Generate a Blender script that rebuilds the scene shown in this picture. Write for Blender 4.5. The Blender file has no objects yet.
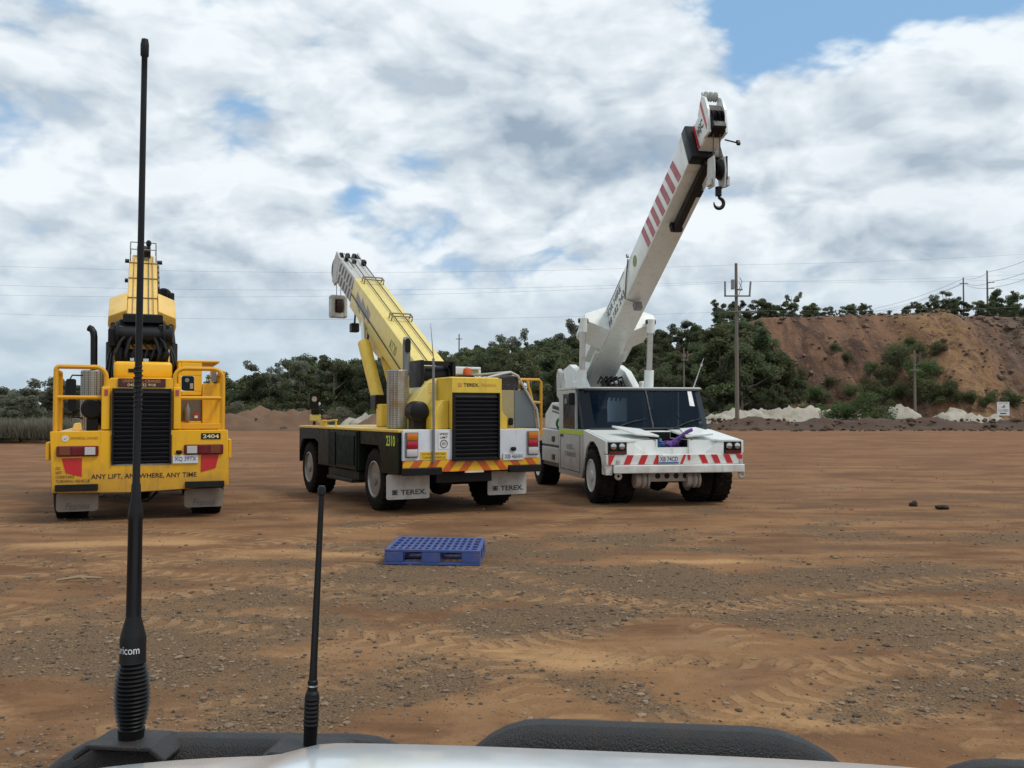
import bpy, bmesh, math, random
from mathutils import Vector, Matrix, noise as mn
R = math.radians
random.seed(7)
S = bpy.context.scene
COL = S.collection

# ------------------------------------------------------------------ camera
cam_d = bpy.data.cameras.new('camera'); cam = bpy.data.objects.new('camera', cam_d); COL.objects.link(cam)
cam.location = (0, 0, 1.65); cam.rotation_euler = (R(90) + math.atan(28 / 930), 0, 0)
cam_d.sensor_width = 36; cam_d.lens = 930 / 1024 * 36
cam_d.clip_start = 0.05; cam_d.clip_end = 6000
S.camera = cam
S.view_settings.view_transform = 'Standard'; S.view_settings.look = 'None'
S.view_settings.gamma = 1; S.view_settings.exposure = 0.22
S.view_settings.use_curve_mapping = False

# ------------------------------------------------------------------ node helper
class NT:
    def __init__(s, tree):
        s.t = tree; s.n = tree.nodes; s.l = tree.links
    def new(s, typ, **kw):
        n = s.n.new(typ)
        for k, v in kw.items():
            if k.startswith('_'): setattr(n, k[1:], v)
        return n
    def set(s, sock, v):
        if isinstance(v, bpy.types.NodeSocket): s.l.new(v, sock)
        elif v is not None: sock.default_value = v
    def math(s, op, a, b=0.0, c=None, clamp=False):
        n = s.n.new('ShaderNodeMath'); n.operation = op; n.use_clamp = clamp
        s.set(n.inputs[0], a); s.set(n.inputs[1], b)
        if c is not None: s.set(n.inputs[2], c)
        return n.outputs[0]
    def vmath(s, op, a, b=None, scale=None):
        n = s.n.new('ShaderNodeVectorMath'); n.operation = op
        s.set(n.inputs[0], a)
        if b is not None: s.set(n.inputs[1], b)
        if scale is not None: s.set(n.inputs['Scale'], scale)
        return n.outputs['Value'] if op in ('DOT_PRODUCT', 'LENGTH', 'DISTANCE') else n.outputs[0]
    def noise(s, vec, scale, detail=4, rough=0.5, dist=0.0, dim='3D'):
        n = s.n.new('ShaderNodeTexNoise'); n.noise_dimensions = dim
        s.set(n.inputs['Vector'], vec); s.set(n.inputs['Scale'], scale)
        n.inputs['Detail'].default_value = detail; n.inputs['Roughness'].default_value = rough
        n.inputs['Distortion'].default_value = dist
        return n.outputs['Fac']
    def ramp(s, v, a, b, smooth=True):
        n = s.n.new('ShaderNodeMapRange'); n.interpolation_type = 'SMOOTHSTEP' if smooth else 'LINEAR'
        s.set(n.inputs[0], v); s.set(n.inputs[1], a); s.set(n.inputs[2], b)
        return n.outputs[0]
    def maprange(s, v, a, b, c, d):
        n = s.n.new('ShaderNodeMapRange')
        s.set(n.inputs[0], v); s.set(n.inputs[1], a); s.set(n.inputs[2], b); s.set(n.inputs[3], c); s.set(n.inputs[4], d)
        return n.outputs[0]
    def mix(s, f, a, b):
        n = s.n.new('ShaderNodeMix'); n.data_type = 'RGBA'
        s.set(n.inputs[0], f)
        for k, v in ((6, a), (7, b)):
            if isinstance(v, (tuple, list)): v = tuple(v)[:3] + (1,)
            s.set(n.inputs[k], v)
        return n.outputs[2]
    def mapping(s, vec, scale=(1, 1, 1), rot=(0, 0, 0), loc=(0, 0, 0)):
        n = s.n.new('ShaderNodeMapping'); s.set(n.inputs[0], vec)
        n.inputs[1].default_value = loc; n.inputs[2].default_value = rot; n.inputs[3].default_value = scale
        return n.outputs[0]

# ------------------------------------------------------------------ sky
SUN_EL, SUN_AZ = R(57), R(112)      # azimuth clockwise from +Y (north)
W = bpy.data.worlds.new('World'); S.world = W; W.use_nodes = True
w = NT(W.node_tree); w.n.clear()
SKY_K = 0.12
sky = w.new('ShaderNodeTexSky'); sky.sky_type = 'NISHITA'; sky.sun_disc = False
sky.sun_elevation = SUN_EL; sky.sun_rotation = SUN_AZ; sky.air_density = 1.0; sky.dust_density = 0.6; sky.ozone_density = 1.5
tc = w.new('ShaderNodeTexCoord'); D = tc.outputs['Generated']
sp = w.new('ShaderNodeSeparateXYZ'); w.set(sp.inputs[0], D)
dz = w.math('MAXIMUM', sp.outputs[2], 0.0)
inv = w.math('DIVIDE', 1.0, w.math('ADD', dz, 0.62))
cb = w.new('ShaderNodeCombineXYZ'); w.set(cb.inputs[0], w.math('MULTIPLY', sp.outputs[0], inv)); w.set(cb.inputs[1], w.math('MULTIPLY', sp.outputs[1], inv))
w.set(cb.inputs[2], w.math('MULTIPLY', dz, 1.5))
P = cb.outputs[0]
az_ = w.math('ARCTAN2', sp.outputs[0], sp.outputs[1]); el_ = w.math('ARCSINE', sp.outputs[2])
wob = w.math('MULTIPLY', w.math('SUBTRACT', w.noise(P, 6.0, 5, 0.6), 0.5), 1.3)
wob2 = w.math('MULTIPLY', w.math('SUBTRACT', w.noise(w.vmath('ADD', P, (7.3, 2.1, 4.4)), 6.0, 5, 0.6), 0.5), 1.3)
def blob(az, el, saz, sel):
    """soft patch of the cloud layout round a compass direction (degrees), with a ragged outline"""
    da = w.math('ADD', w.math('DIVIDE', w.math('SUBTRACT', az_, R(az)), R(saz)), wob); de = w.math('ADD', w.math('DIVIDE', w.math('SUBTRACT', el_, R(el)), R(sel)), wob2)
    q = w.math('ADD', w.math('MULTIPLY', da, da), w.math('MULTIPLY', de, de))
    return w.math('EXPONENT', w.math('MULTIPLY', q, -1.0))
def fbm(vec):
    a = w.noise(vec, 2.4, 2, 0.5, 0.0)
    b = w.noise(vec, 6.5, 8, 0.56, 0.0)
    v1 = w.new('ShaderNodeTexVoronoi'); v1.feature = 'F1'; v1.inputs['Scale'].default_value = 10.0
    v1.inputs['Detail'].default_value = 3.0; v1.inputs['Roughness'].default_value = 0.5; v1.normalize = True
    w.set(v1.inputs['Vector'], vec)
    puff = w.math('SUBTRACT', 0.72, v1.outputs['Distance'])
    return w.math('ADD', w.math('ADD', w.math('MULTIPLY', a, 0.30), w.math('MULTIPLY', b, 0.28)), w.math('MULTIPLY', puff, 0.42))
wn = w.new('ShaderNodeTexNoise'); wn.inputs['Scale'].default_value = 5.0; wn.inputs['Detail'].default_value = 4; w.set(wn.inputs['Vector'], P)
Pw = w.vmath('ADD', P, w.vmath('SCALE', w.vmath('SUBTRACT', wn.outputs['Color'], (0.5, 0.5, 0.5)), scale=0.10))
n0 = fbm(Pw)
n1 = fbm(w.vmath('ADD', Pw, (0.012, -0.045, 0.035)))
cov = w.math('ADD', n0, 0.145)
for az, el, sa, se, k in ((17.0, 22.8, 3.8, 2.9, -0.34), (25, 24.3, 9, 2.6, -0.36), (14.2, 20.5, 1.5, 2.4, -0.10), (21, 20.6, 2.0, 1.4, -0.06),
                          (-9.5, 13.0, 3.0, 0.8, -0.055), (-16.5, 17.8, 2.6, 0.8, -0.06), (-26.5, 23.6, 3.2, 1.7, -0.16), (-5, 15.5, 2.2, 0.8, -0.03), (-1, 24.5, 2.4, 1.0, -0.12),
                          (3, 19, 8, 5, 0.14), (24, 15, 8, 4.5, 0.14)):
    cov = w.math('ADD', cov, w.math('MULTIPLY', blob(az, el, sa, se), k))
cov = w.math('ADD', cov, w.math('MULTIPLY', w.ramp(sp.outputs[2], 0.14, 0.05), 0.10))
cov = w.math('ADD', cov, 0.018)
dens = w.ramp(cov, 0.50, 0.61)
lit = w.maprange(w.math('SUBTRACT', n0, n1), -0.080, 0.065, 0.0, 1.0)
thick = w.ramp(cov, 0.60, 0.80)
shade = w.math('SUBTRACT', w.math('ADD', w.math('MULTIPLY', lit, 0.72), 0.34), w.math('MULTIPLY', thick, 0.16))
for az, el, sa, se, k in ((4.2, 15.3, 5.6, 2.1, -0.66), (0.5, 17.5, 2.5, 2.0, -0.18), (25, 9.0, 7, 1.8, -0.26), (22, 14.5, 4, 1.6, -0.14), (-21, 8.0, 12, 1.0, -0.20), (-1, 6.0, 9, 0.7, -0.12), (6, 21.5, 6, 2.4, 0.16), (22.5, 19.5, 6, 1.6, 0.22),
                          (-29, 17, 4, 2, -0.10), (-14, 11.0, 10, 1.2, 0.10), (12.5, 10.5, 2.5, 1.6, 0.16), (-28, 13.0, 3, 1.4, 0.12), (-1, 13.0, 3, 1.0, 0.12)):
    shade = w.math('ADD', shade, w.math('MULTIPLY', blob(az, el, sa, se), k))
shade = w.math('ADD', shade, 0.0, clamp=True)
cloud = w.mix(shade, (0.285, 0.365, 0.455), (0.77, 0.825, 0.86))
hz = w.math('MULTIPLY', w.ramp(sp.outputs[2], 0.20, 0.02), 0.72)
cloud = w.mix(hz, cloud, (0.43, 0.535, 0.615))
blue = w.vmath('SCALE', sky.outputs[0], scale=SKY_K)
blue = w.mix(0.78, blue, (0.235, 0.425, 0.66))
tot = w.mix(dens, blue, cloud)
bg = w.new('ShaderNodeBackground'); w.set(bg.inputs[0], tot); bg.inputs[1].default_value = 1.0
W.cycles.sampling_method = 'MANUAL'; W.cycles.sample_map_resolution = 256
ow = w.new('ShaderNodeOutputWorld'); w.l.new(bg.outputs[0], ow.inputs[0])

# ------------------------------------------------------------------ sun (behind thin cloud)
sd = bpy.data.lights.new('sun', 'SUN'); sd.energy = 1.5; sd.angle = R(14); sd.color = (1.0, 0.95, 0.87)
sun = bpy.data.objects.new('sun', sd); COL.objects.link(sun)
sdir = Vector((math.sin(SUN_AZ) * math.cos(SUN_EL), math.cos(SUN_AZ) * math.cos(SUN_EL), math.sin(SUN_EL)))
sun.rotation_euler = sdir.to_track_quat('Z', 'Y').to_euler(); sun.location = sdir * 50

# ------------------------------------------------------------------ materials
MATS = {}
def base_mat(name):
    m = bpy.data.materials.new(name); m.use_nodes = True
    t = NT(m.node_tree); b = t.n['Principled BSDF']
    MATS[name] = m
    return m, t, b
def paint(name, col, rough=0.4, metal=0.0, dust=0.12, coat=0.0, var=0.10, mud=0.0, bump=0.0, nscale=6.0, dustcol=(0.20, 0.115, 0.06), spec=0.5):
    """paint / rubber / steel with uneven tone, dust film and uneven gloss"""
    m, t, b = base_mat(name)
    o = t.new('ShaderNodeTexCoord').outputs['Object']
    n1 = t.noise(o, nscale, 6, 0.6); n2 = t.noise(o, nscale * 0.22, 3, 0.5)
    dark = tuple(c * (1 - var * 1.3) for c in col); lite = tuple(min(1, c * (1 + var)) for c in col)
    c = t.mix(n2, dark, lite)
    f = t.math('MULTIPLY', t.ramp(n1, 0.42, 0.78), dust)
    c = t.mix(f, c, dustcol)
    if mud:      # splashed mud low down, run marks and scuffs
        sz = t.new('ShaderNodeSeparateXYZ'); t.set(sz.inputs[0], o)
        n3 = t.noise(o, 3.1, 7, 0.68); n4 = t.noise(t.mapping(o, (13, 13, 0.9)), 1.0, 4, 0.6); n5 = t.noise(o, 21, 4, 0.7)
        lo = t.math('MULTIPLY', t.ramp(t.math('ADD', sz.outputs[2], t.math('MULTIPLY', n3, -1.1)), 0.55, -0.15), mud)
        c = t.mix(lo, c, (0.19, 0.105, 0.055))
        c = t.mix(t.math('MULTIPLY', t.ramp(n4, 0.54, 0.74), mud * 0.45), c, (0.075, 0.055, 0.035))
        c = t.mix(t.math('MULTIPLY', t.ramp(n5, 0.66, 0.74), mud * 0.8), c, (0.09, 0.06, 0.04))
    t.set(b.inputs['Base Color'], c)
    t.set(b.inputs['Roughness'], t.maprange(n1, 0.3, 0.7, max(0.03, rough - 0.08), min(1, rough + 0.14)))
    b.inputs['Metallic'].default_value = metal
    b.inputs['Specular IOR Level'].default_value = spec
    b.inputs['Coat Weight'].default_value = coat; b.inputs['Coat Roughness'].default_value = 0.15
    if bump:
        bn = t.new('ShaderNodeBump'); bn.inputs['Strength'].default_value = bump; bn.inputs['Distance'].default_value = 0.01
        t.set(bn.inputs['Height'], t.noise(o, nscale * 14, 3, 0.6)); t.l.new(bn.outputs[0], b.inputs['Normal'])
    return m
yellow = paint('yellow_paint', (0.83, 0.44, 0.003), 0.38, dust=0.10, coat=0.15, mud=0.5)
yellow_d = paint('yellow_paint_rail', (0.72, 0.35, 0.008), 0.42, dust=0.12)
yellow_lit = paint('sky_lit_yellow_paint', (0.80, 0.52, 0.13), 0.42, dust=0.12, mud=0.35)  # same yellow as the body, sky glare on the boom put into the colour
lemon = paint('lemon_paint', (0.76, 0.62, 0.20), 0.40, dust=0.10, coat=0.1, mud=0.35)
lemon_d = paint('deep_lemon_paint', (0.72, 0.50, 0.055), 0.40, dust=0.12, coat=0.1, mud=0.5)
white = paint('white_paint', (0.76, 0.80, 0.78), 0.35, dust=0.12, coat=0.2, mud=0.42)
white_panel = paint('white_panel_paint', (0.66, 0.70, 0.76), 0.35, dust=0.12, coat=0.2, mud=0.45)
whitegrey = paint('grey_white_paint', (0.50, 0.51, 0.49), 0.42, dust=0.22, mud=0.5)
flap = paint('mudflap_rubber', (0.50, 0.49, 0.46), 0.6, dust=0.45)
flap_dirty = paint('dusty_mudflap_rubber', (0.22, 0.205, 0.175), 0.7, dust=0.5, mud=0.25)
green_d = paint('dark_green_paint', (0.004, 0.0105, 0.0075), 0.40, dust=0.0, mud=0.07, coat=0.0, spec=0.12)
grey_side = paint('grey_side_paint', (0.024, 0.024, 0.021), 0.5, dust=0.06, spec=0.15)
black = paint('black_plastic', (0.0045, 0.0045, 0.005), 0.42, dust=0.015, spec=0.3)
blacks = paint('black_steel', (0.007, 0.007, 0.0075), 0.42, dust=0.04, spec=0.3)
navyblack = paint('grille_black', (0.005, 0.0055, 0.0085), 0.5, dust=0.015, spec=0.25)
rubber = paint('tyre_rubber', (0.009, 0.0085, 0.008), 0.85, dust=0.10, bump=0.3, spec=0.15)
greym = paint('grey_steel', (0.22, 0.22, 0.22), 0.4, metal=0.6, dust=0.2)
chrome = paint('bright_steel', (0.60, 0.61, 0.60), 0.28, metal=0.85, dust=0.0)
rimw = paint('rim_white', (0.62, 0.63, 0.61), 0.45, dust=0.3)
rims = paint('rim_silver', (0.30, 0.30, 0.29), 0.40, metal=0.6, dust=0.25)
red = paint('red_film', (0.52, 0.018, 0.022), 0.35, dust=0.08)
darkred = paint('faded_red_film', (0.40, 0.06, 0.075), 0.4, dust=0.08)
maroon = paint('maroon_sign', (0.070, 0.010, 0.016), 0.4, dust=0.05)
redlens = paint('red_lens', (0.13, 0.008, 0.014), 0.15, dust=0.06)
amblens = paint('amber_lens', (0.55, 0.16, 0.01), 0.15, dust=0.06)
brownlens = paint('dull_amber_lens', (0.17, 0.045, 0.016), 0.2, dust=0.1)
clrlens = paint('clear_lens', (0.50, 0.50, 0.50), 0.12, dust=0.06)
orange = paint('orange_beacon', (0.60, 0.10, 0.015), 0.25, dust=0.05)
hivis = paint('lime_tape', (0.50, 0.66, 0.02), 0.4, dust=0.06)
numgreen = paint('lime_figures', (0.55, 0.75, 0.06), 0.4, dust=0.02)
stickyel = paint('sticker_yellow', (0.72, 0.46, 0.02), 0.4, dust=0.08)
chevy = paint('chevron_yellow', (0.72, 0.38, 0.01), 0.35, dust=0.06)
chevo = paint('chevron_orange', (0.52, 0.10, 0.012), 0.35, dust=0.06)
ink = paint('black_ink', (0.02, 0.018, 0.018), 0.5, dust=0.0)
inkgrey = paint('grey_ink', (0.10, 0.10, 0.10), 0.5, dust=0.0)
inkgold = paint('gold_ink', (0.55, 0.27, 0.06), 0.5, dust=0.0)
inkcream = paint('cream_ink', (0.75, 0.66, 0.36), 0.5, dust=0.0)
inkwhite = paint('white_ink', (0.72, 0.72, 0.72), 0.5, dust=0.0)
plate_m = paint('number_plate_white', (0.60, 0.64, 0.68), 0.4, dust=0.1)
plate_b = paint('number_plate_blue', (0.05, 0.10, 0.28), 0.4, dust=0.1)
olive = paint('olive_ink', (0.20, 0.27, 0.06), 0.5, dust=0.0)
mauve = paint('mauve_ink', (0.34, 0.30, 0.40), 0.5, dust=0.0)
teal = paint('teal_ink', (0.26, 0.36, 0.34), 0.5, dust=0.0)
beige = paint('beige_panel', (0.36, 0.31, 0.17), 0.5, dust=0.15)
amberrail = paint('amber_handrail', (0.75, 0.38, 0.03), 0.4, dust=0.05)
ropem = paint('steel_rope', (0.06, 0.06, 0.06), 0.5, metal=0.5, dust=0.1)
bluep = paint('blue_plastic', (0.038, 0.075, 0.25), 0.45, dust=0.42, var=0.10, nscale=9)
purple = paint('purple_webbing', (0.16, 0.07, 0.30), 0.8, dust=0.1)
bluew = paint('blue_webbing', (0.03, 0.14, 0.30), 0.8, dust=0.1)
greenh = paint('green_hose', (0.012, 0.14, 0.045), 0.35, dust=0.08)
woodpole = paint('weathered_timber', (0.17, 0.145, 0.12), 0.85, dust=0.1, bump=0.4)
carwhite = paint('car_white', (0.76, 0.83, 0.87), 0.10, dust=0.02, coat=0.9, var=0.015)
barblack = paint('bull_bar_powder_coat', (0.016, 0.017, 0.019), 0.40, dust=0.10, bump=0.6, nscale=22)
gravelw = paint('pale_gravel', (0.40, 0.365, 0.30), 0.95, dust=0.75, var=0.35, bump=1.0, nscale=1.1, dustcol=(0.20, 0.16, 0.11))
bark = paint('tree_bark', (0.16, 0.13, 0.10), 0.9, dust=0.1, nscale=2)
stone_m = paint('stones', (0.20, 0.165, 0.125), 0.9, dust=0.4, var=0.35, nscale=1.7)
clod = paint('dark_clod', (0.022, 0.016, 0.013), 0.9, dust=0.1)
stickm = paint('dry_stick', (0.30, 0.22, 0.13), 0.9, dust=0.1)

def mesh_guard():
    m, t, b = base_mat('perforated_guard')
    o = t.new('ShaderNodeTexCoord').outputs['Object']
    v = t.new('ShaderNodeTexVoronoi'); v.inputs['Scale'].default_value = 34; v.inputs['Randomness'].default_value = 0.0
    t.set(v.inputs['Vector'], o)
    hole = t.ramp(v.outputs['Distance'], 0.32, 0.46)
    rust = t.noise(o, 2.2, 5, 0.6)
    c = t.mix(t.ramp(rust, 0.45, 0.7), (0.34, 0.33, 0.30), (0.30, 0.19, 0.09))
    c = t.mix(hole, (0.05, 0.045, 0.04), c)
    t.set(b.inputs['Base Color'], c); b.inputs['Roughness'].default_value = 0.45; b.inputs['Metallic'].default_value = 0.35
    return m
guardm = mesh_guard()
def glass_mat(name, tint, alpha, rough=0.03):
    m, t, b = base_mat(name)
    b.inputs['Base Color'].default_value = tint + (1,); b.inputs['Roughness'].default_value = rough
    tr = t.new('ShaderNodeBsdfTransparent'); tr.inputs[0].default_value = (0.62, 0.74, 0.84, 1)
    mx = t.new('ShaderNodeMixShader'); mx.inputs[0].default_value = alpha
    t.l.new(tr.outputs[0], mx.inputs[1]); t.l.new(b.outputs[0], mx.inputs[2])
    t.l.new(mx.outputs[0], t.n['Material Output'].inputs[0])
    return m
tint_glass = glass_mat('tinted_glass', (0.006, 0.018, 0.034), 0.30)
pale_glass = glass_mat('grey_blue_glass', (0.20, 0.23, 0.25), 0.75, 0.12)  # mostly opaque pane with a pale grey-blue base
dark_glass = paint('dark_side_glass', (0.004, 0.005, 0.006), 0.08, dust=0.0, spec=0.25)
lamp_glass = paint('lamp_reflector', (0.55, 0.56, 0.56), 0.08, metal=0.9, dust=0.02)

def leaf_mat(name, c1, c2, c3):
    m, t, b = base_mat(name)
    o = t.new('ShaderNodeTexCoord').outputs['Object']
    oi = t.new('ShaderNodeObjectInfo').outputs['Random']
    n = t.noise(o, 0.55, 4, 0.6); n2 = t.noise(o, 3.0, 2, 0.6)
    c = t.mix(t.ramp(n, 0.35, 0.68), c1, c2)
    c = t.mix(t.math('MULTIPLY', t.ramp(n2, 0.5, 0.75), 0.5), c, c3)
    hs = t.new('ShaderNodeHueSaturation'); t.set(hs.inputs['Color'], c)
    t.set(hs.inputs['Hue'], t.maprange(oi, 0, 1, 0.475, 0.515)); t.set(hs.inputs['Value'], t.maprange(oi, 0, 1, 0.75, 1.3))
    t.set(b.inputs['Base Color'], hs.outputs[0]); b.inputs['Roughness'].default_value = 0.7
    b.inputs['Specular IOR Level'].default_value = 0.2
    tl = t.new('ShaderNodeBsdfTranslucent'); t.set(tl.inputs[0], hs.outputs[0])
    mx = t.new('ShaderNodeMixShader'); mx.inputs[0].default_value = 0.42
    t.l.new(b.outputs[0], mx.inputs[1]); t.l.new(tl.outputs[0], mx.inputs[2]); t.l.new(mx.outputs[0], t.n['Material Output'].inputs[0])
    return m
leaf_dark = leaf_mat('gum_leaves', (0.074, 0.098, 0.051), (0.133, 0.163, 0.082), (0.256, 0.261, 0.152))
leaf_bush = leaf_mat('bush_leaves', (0.089, 0.115, 0.052), (0.172, 0.193, 0.094), (0.275, 0.258, 0.159))
leaf_green = leaf_mat('green_bush_leaves', (0.059, 0.092, 0.034), (0.110, 0.154, 0.060), (0.179, 0.201, 0.101))
leaf_dry = leaf_mat('dry_scrub_leaves', (0.116, 0.110, 0.076), (0.201, 0.188, 0.134), (0.278, 0.251, 0.184))
leaf_grey = leaf_mat('grey_gum_leaves', (0.130, 0.145, 0.107), (0.210, 0.225, 0.161), (0.325, 0.323, 0.239))
grass_m = leaf_mat('dry_grass', (0.17, 0.165, 0.115), (0.25, 0.235, 0.17), (0.13, 0.14, 0.095))

# ------------------------------------------------------------------ mesh helpers
class MB:
    def __init__(s): s.v = []; s.f = []; s.mi = []; s.m = 0
    def add(s, vs, fs):
        b = len(s.v); s.v += [tuple(v) for v in vs]
        for f in fs: s.f.append(tuple(i + b for i in f)); s.mi.append(s.m)
        return s
    def bm(s, bm):
        bm.verts.index_update()
        return s.add([v.co[:] for v in bm.verts], [[v.index for v in f.verts] for f in bm.faces])
    def box(s, x0, x1, y0, y1, z0, z1, bev=0.0, seg=1, M=None):
        bm = bmesh.new()
        c = [bm.verts.new((x, y, z)) for x in (x0, x1) for y in (y0, y1) for z in (z0, z1)]
        for q in ((0, 1, 3, 2), (4, 6, 7, 5), (0, 4, 5, 1), (2, 3, 7, 6), (0, 2, 6, 4), (1, 5, 7, 3)): bm.faces.new([c[i] for i in q])
        if bev: bmesh.ops.bevel(bm, geom=bm.edges[:], offset=bev, segments=seg, affect='EDGES', profile=0.5)
        if M is not None: bm.transform(M)
        s.bm(bm); bm.free(); return s
    def prism(s, poly, axis, a, b, bev=0.0, M=None):
        def P(p, t): return {'x': (t, p[0], p[1]), 'y': (p[0], t, p[1]), 'z': (p[0], p[1], t)}[axis]
        bm = bmesh.new()
        A = [bm.verts.new(P(p, a)) for p in poly]; B = [bm.verts.new(P(p, b)) for p in poly]
        n = len(poly); bm.faces.new(A); bm.faces.new(B[::-1])
        for i in range(n): bm.faces.new([A[i], B[i], B[(i + 1) % n], A[(i + 1) % n]])
        bmesh.ops.recalc_face_normals(bm, faces=bm.faces[:])
        if bev: bmesh.ops.bevel(bm, geom=bm.edges[:], offset=bev, segments=1, affect='EDGES')
        if M is not None: bm.transform(M)
        s.bm(bm); bm.free(); return s
    def tube(s, pts, r, n=8, closed=False, caps=True):
        pts = [Vector(p) for p in pts]; N = len(pts)
        rr = r if isinstance(r, (list, tuple)) else [r] * N
        T = []
        for i in range(N):
            a = pts[i - 1] if (i or closed) else pts[0]; b = pts[(i + 1) % N] if (i < N - 1 or closed) else pts[-1]
            T.append((b - a).normalized())
        u = T[0].cross(Vector((0, 0, 1)))
        if u.length < 1e-3: u = T[0].cross(Vector((1, 0, 0)))
        u.normalize(); vs = []; fs = []
        for i in range(N):
            u = (u - T[i] * u.dot(T[i])).normalized(); q = T[i].cross(u)
            for k in range(n):
                a = 2 * math.pi * k / n
                vs.append(pts[i] + (u * math.cos(a) + q * math.sin(a)) * rr[i])
        for i in range(N if closed else N - 1):
            j = (i + 1) % N
            for k in range(n): fs.append((i * n + k, i * n + (k + 1) % n, j * n + (k + 1) % n, j * n + k))
        if caps and not closed: fs.append(tuple(range(n))[::-1]); fs.append(tuple(range((N - 1) * n, N * n)))
        return s.add(vs, fs)
    def cyl(s, a, b, r, r2=None, n=16): return s.tube([a, b], [r, r if r2 is None else r2], n)
    def lathe(s, prof, o, ax, n=24):
        """prof: (radius, distance along ax)"""
        ax = Vector(ax).normalized(); u = ax.cross(Vector((0, 0, 1)))
        if u.length < 1e-3: u = Vector((1, 0, 0))
        u.normalize(); q = ax.cross(u); o = Vector(o); vs = []; fs = []
        for r, h in prof:
            for k in range(n):
                a = 2 * math.pi * k / n
                vs.append(o + ax * h + (u * math.cos(a) + q * math.sin(a)) * r)
        for i in range(len(prof) - 1):
            for k in range(n): fs.append((i * n + k, i * n + (k + 1) % n, (i + 1) * n + (k + 1) % n, (i + 1) * n + k))
        fs.append(tuple(range(n))[::-1]); fs.append(tuple(range((len(prof) - 1) * n, len(prof) * n)))
        return s.add(vs, fs)
    def rock(s, c, r, sub=1, sq=(1, 1, 0.7), seed=0):
        bm = bmesh.new(); bmesh.ops.create_icosphere(bm, subdivisions=sub, radius=1)
        o = Vector((seed * 3.17, seed * 1.3, 0))
        for v in bm.verts:
            k = 1 + 0.45 * mn.noise(v.co * 1.3 + o)
            v.co = Vector((v.co.x * sq[0], v.co.y * sq[1], v.co.z * sq[2])) * (r * k) + Vector(c)
        s.bm(bm); bm.free(); return s
    def build(s, name, mat, parent=None, smooth=True, angle=35):
        me = bpy.data.meshes.new(name); me.from_pydata(s.v, [], s.f)
        for m in (mat if isinstance(mat, (list, tuple)) else [mat]): me.materials.append(m)
        me.polygons.foreach_set('material_index', s.mi)
        bm = bmesh.new(); bm.from_mesh(me); bmesh.ops.recalc_face_normals(bm, faces=bm.faces[:]) if len(s.f) < 60000 else None
        bm.to_mesh(me); bm.free()
        if smooth:
            me.polygons.foreach_set('use_smooth', [True] * len(me.polygons)); me.set_sharp_from_angle(angle=R(angle))
        o = bpy.data.objects.new(name, me); COL.objects.link(o)
        if parent is not None: o.parent = parent
        return o
def thing(name, label, cat, loc=(0, 0, 0), rz=0.0, group=None, rot=None):
    o = bpy.data.objects.new(name, None); COL.objects.link(o); o.empty_display_size = 0.2
    o.location = loc; o.rotation_euler = rot if rot else (0, 0, rz)
    return tag(o, label, cat, group)
def tag(o, label, cat, group=None):
    o['label'] = label; o['category'] = cat
    if group: o['group'] = group
    return o
def struct(o): o['kind'] = 'structure'; return o
def stuff(o, label, cat): o['kind'] = 'stuff'; o['label'] = label; o['category'] = cat; return o
def text(name, s, o, xd, up, h, mat, parent, width=None, extr=0.0015, align='CENTER', shear=0.0, bold=0.0):
    cu = bpy.data.curves.new(name, 'FONT'); cu.body = s; cu.align_x = align; cu.align_y = 'CENTER'
    cu.extrude = 0; cu.shear = shear; cu.size = 1; cu.offset = bold; cu.resolution_u = 3
    tmp = bpy.data.objects.new(name, cu); COL.objects.link(tmp)
    dg = bpy.context.evaluated_depsgraph_get(); dg.update()
    me = bpy.data.meshes.new_from_object(tmp.evaluated_get(dg)); bpy.data.objects.remove(tmp); bpy.data.curves.remove(cu)
    me.name = name
    xs = [v.co.x for v in me.vertices]; ys = [v.co.y for v in me.vertices]
    sy = h / max(1e-6, (max(ys) - min(ys))); sx = sy if width is None else width / (max(xs) - min(xs))
    cx = 0.5 * (max(xs) + min(xs)) if align == 'CENTER' else min(xs); cy = 0.5 * (max(ys) + min(ys))
    xd = Vector(xd).normalized(); up = Vector(up).normalized(); nn = xd.cross(up); o = Vector(o)
    for v in me.vertices: v.co = o + xd * ((v.co.x - cx) * sx) + up * ((v.co.y - cy) * sy) + nn * 0.002
    me.materials.clear(); me.materials.append(mat)
    ob = bpy.data.objects.new(name, me); COL.objects.link(ob); ob.parent = parent
    return ob
XR = (1, 0, 0); ZU = (0, 0, 1)
def rrect(x0, x1, z0, z1, r, n=5):
    """rounded rectangle outline in 2D"""
    out = []
    for cx, cz, a0 in ((x1 - r, z1 - r, 0), (x0 + r, z1 - r, 90), (x0 + r, z0 + r, 180), (x1 - r, z0 + r, 270)):
        for i in range(n + 1):
            a = R(a0 + 90 * i / n); out.append((cx + r * math.cos(a), cz + r * math.sin(a)))
    return out
def copy_part(o, parent, loc):
    c = o.copy(); COL.objects.link(c); c.parent = parent; c.location = loc
    for ch in o.children:
        d = ch.copy(); COL.objects.link(d); d.parent = c
    return c
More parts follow.
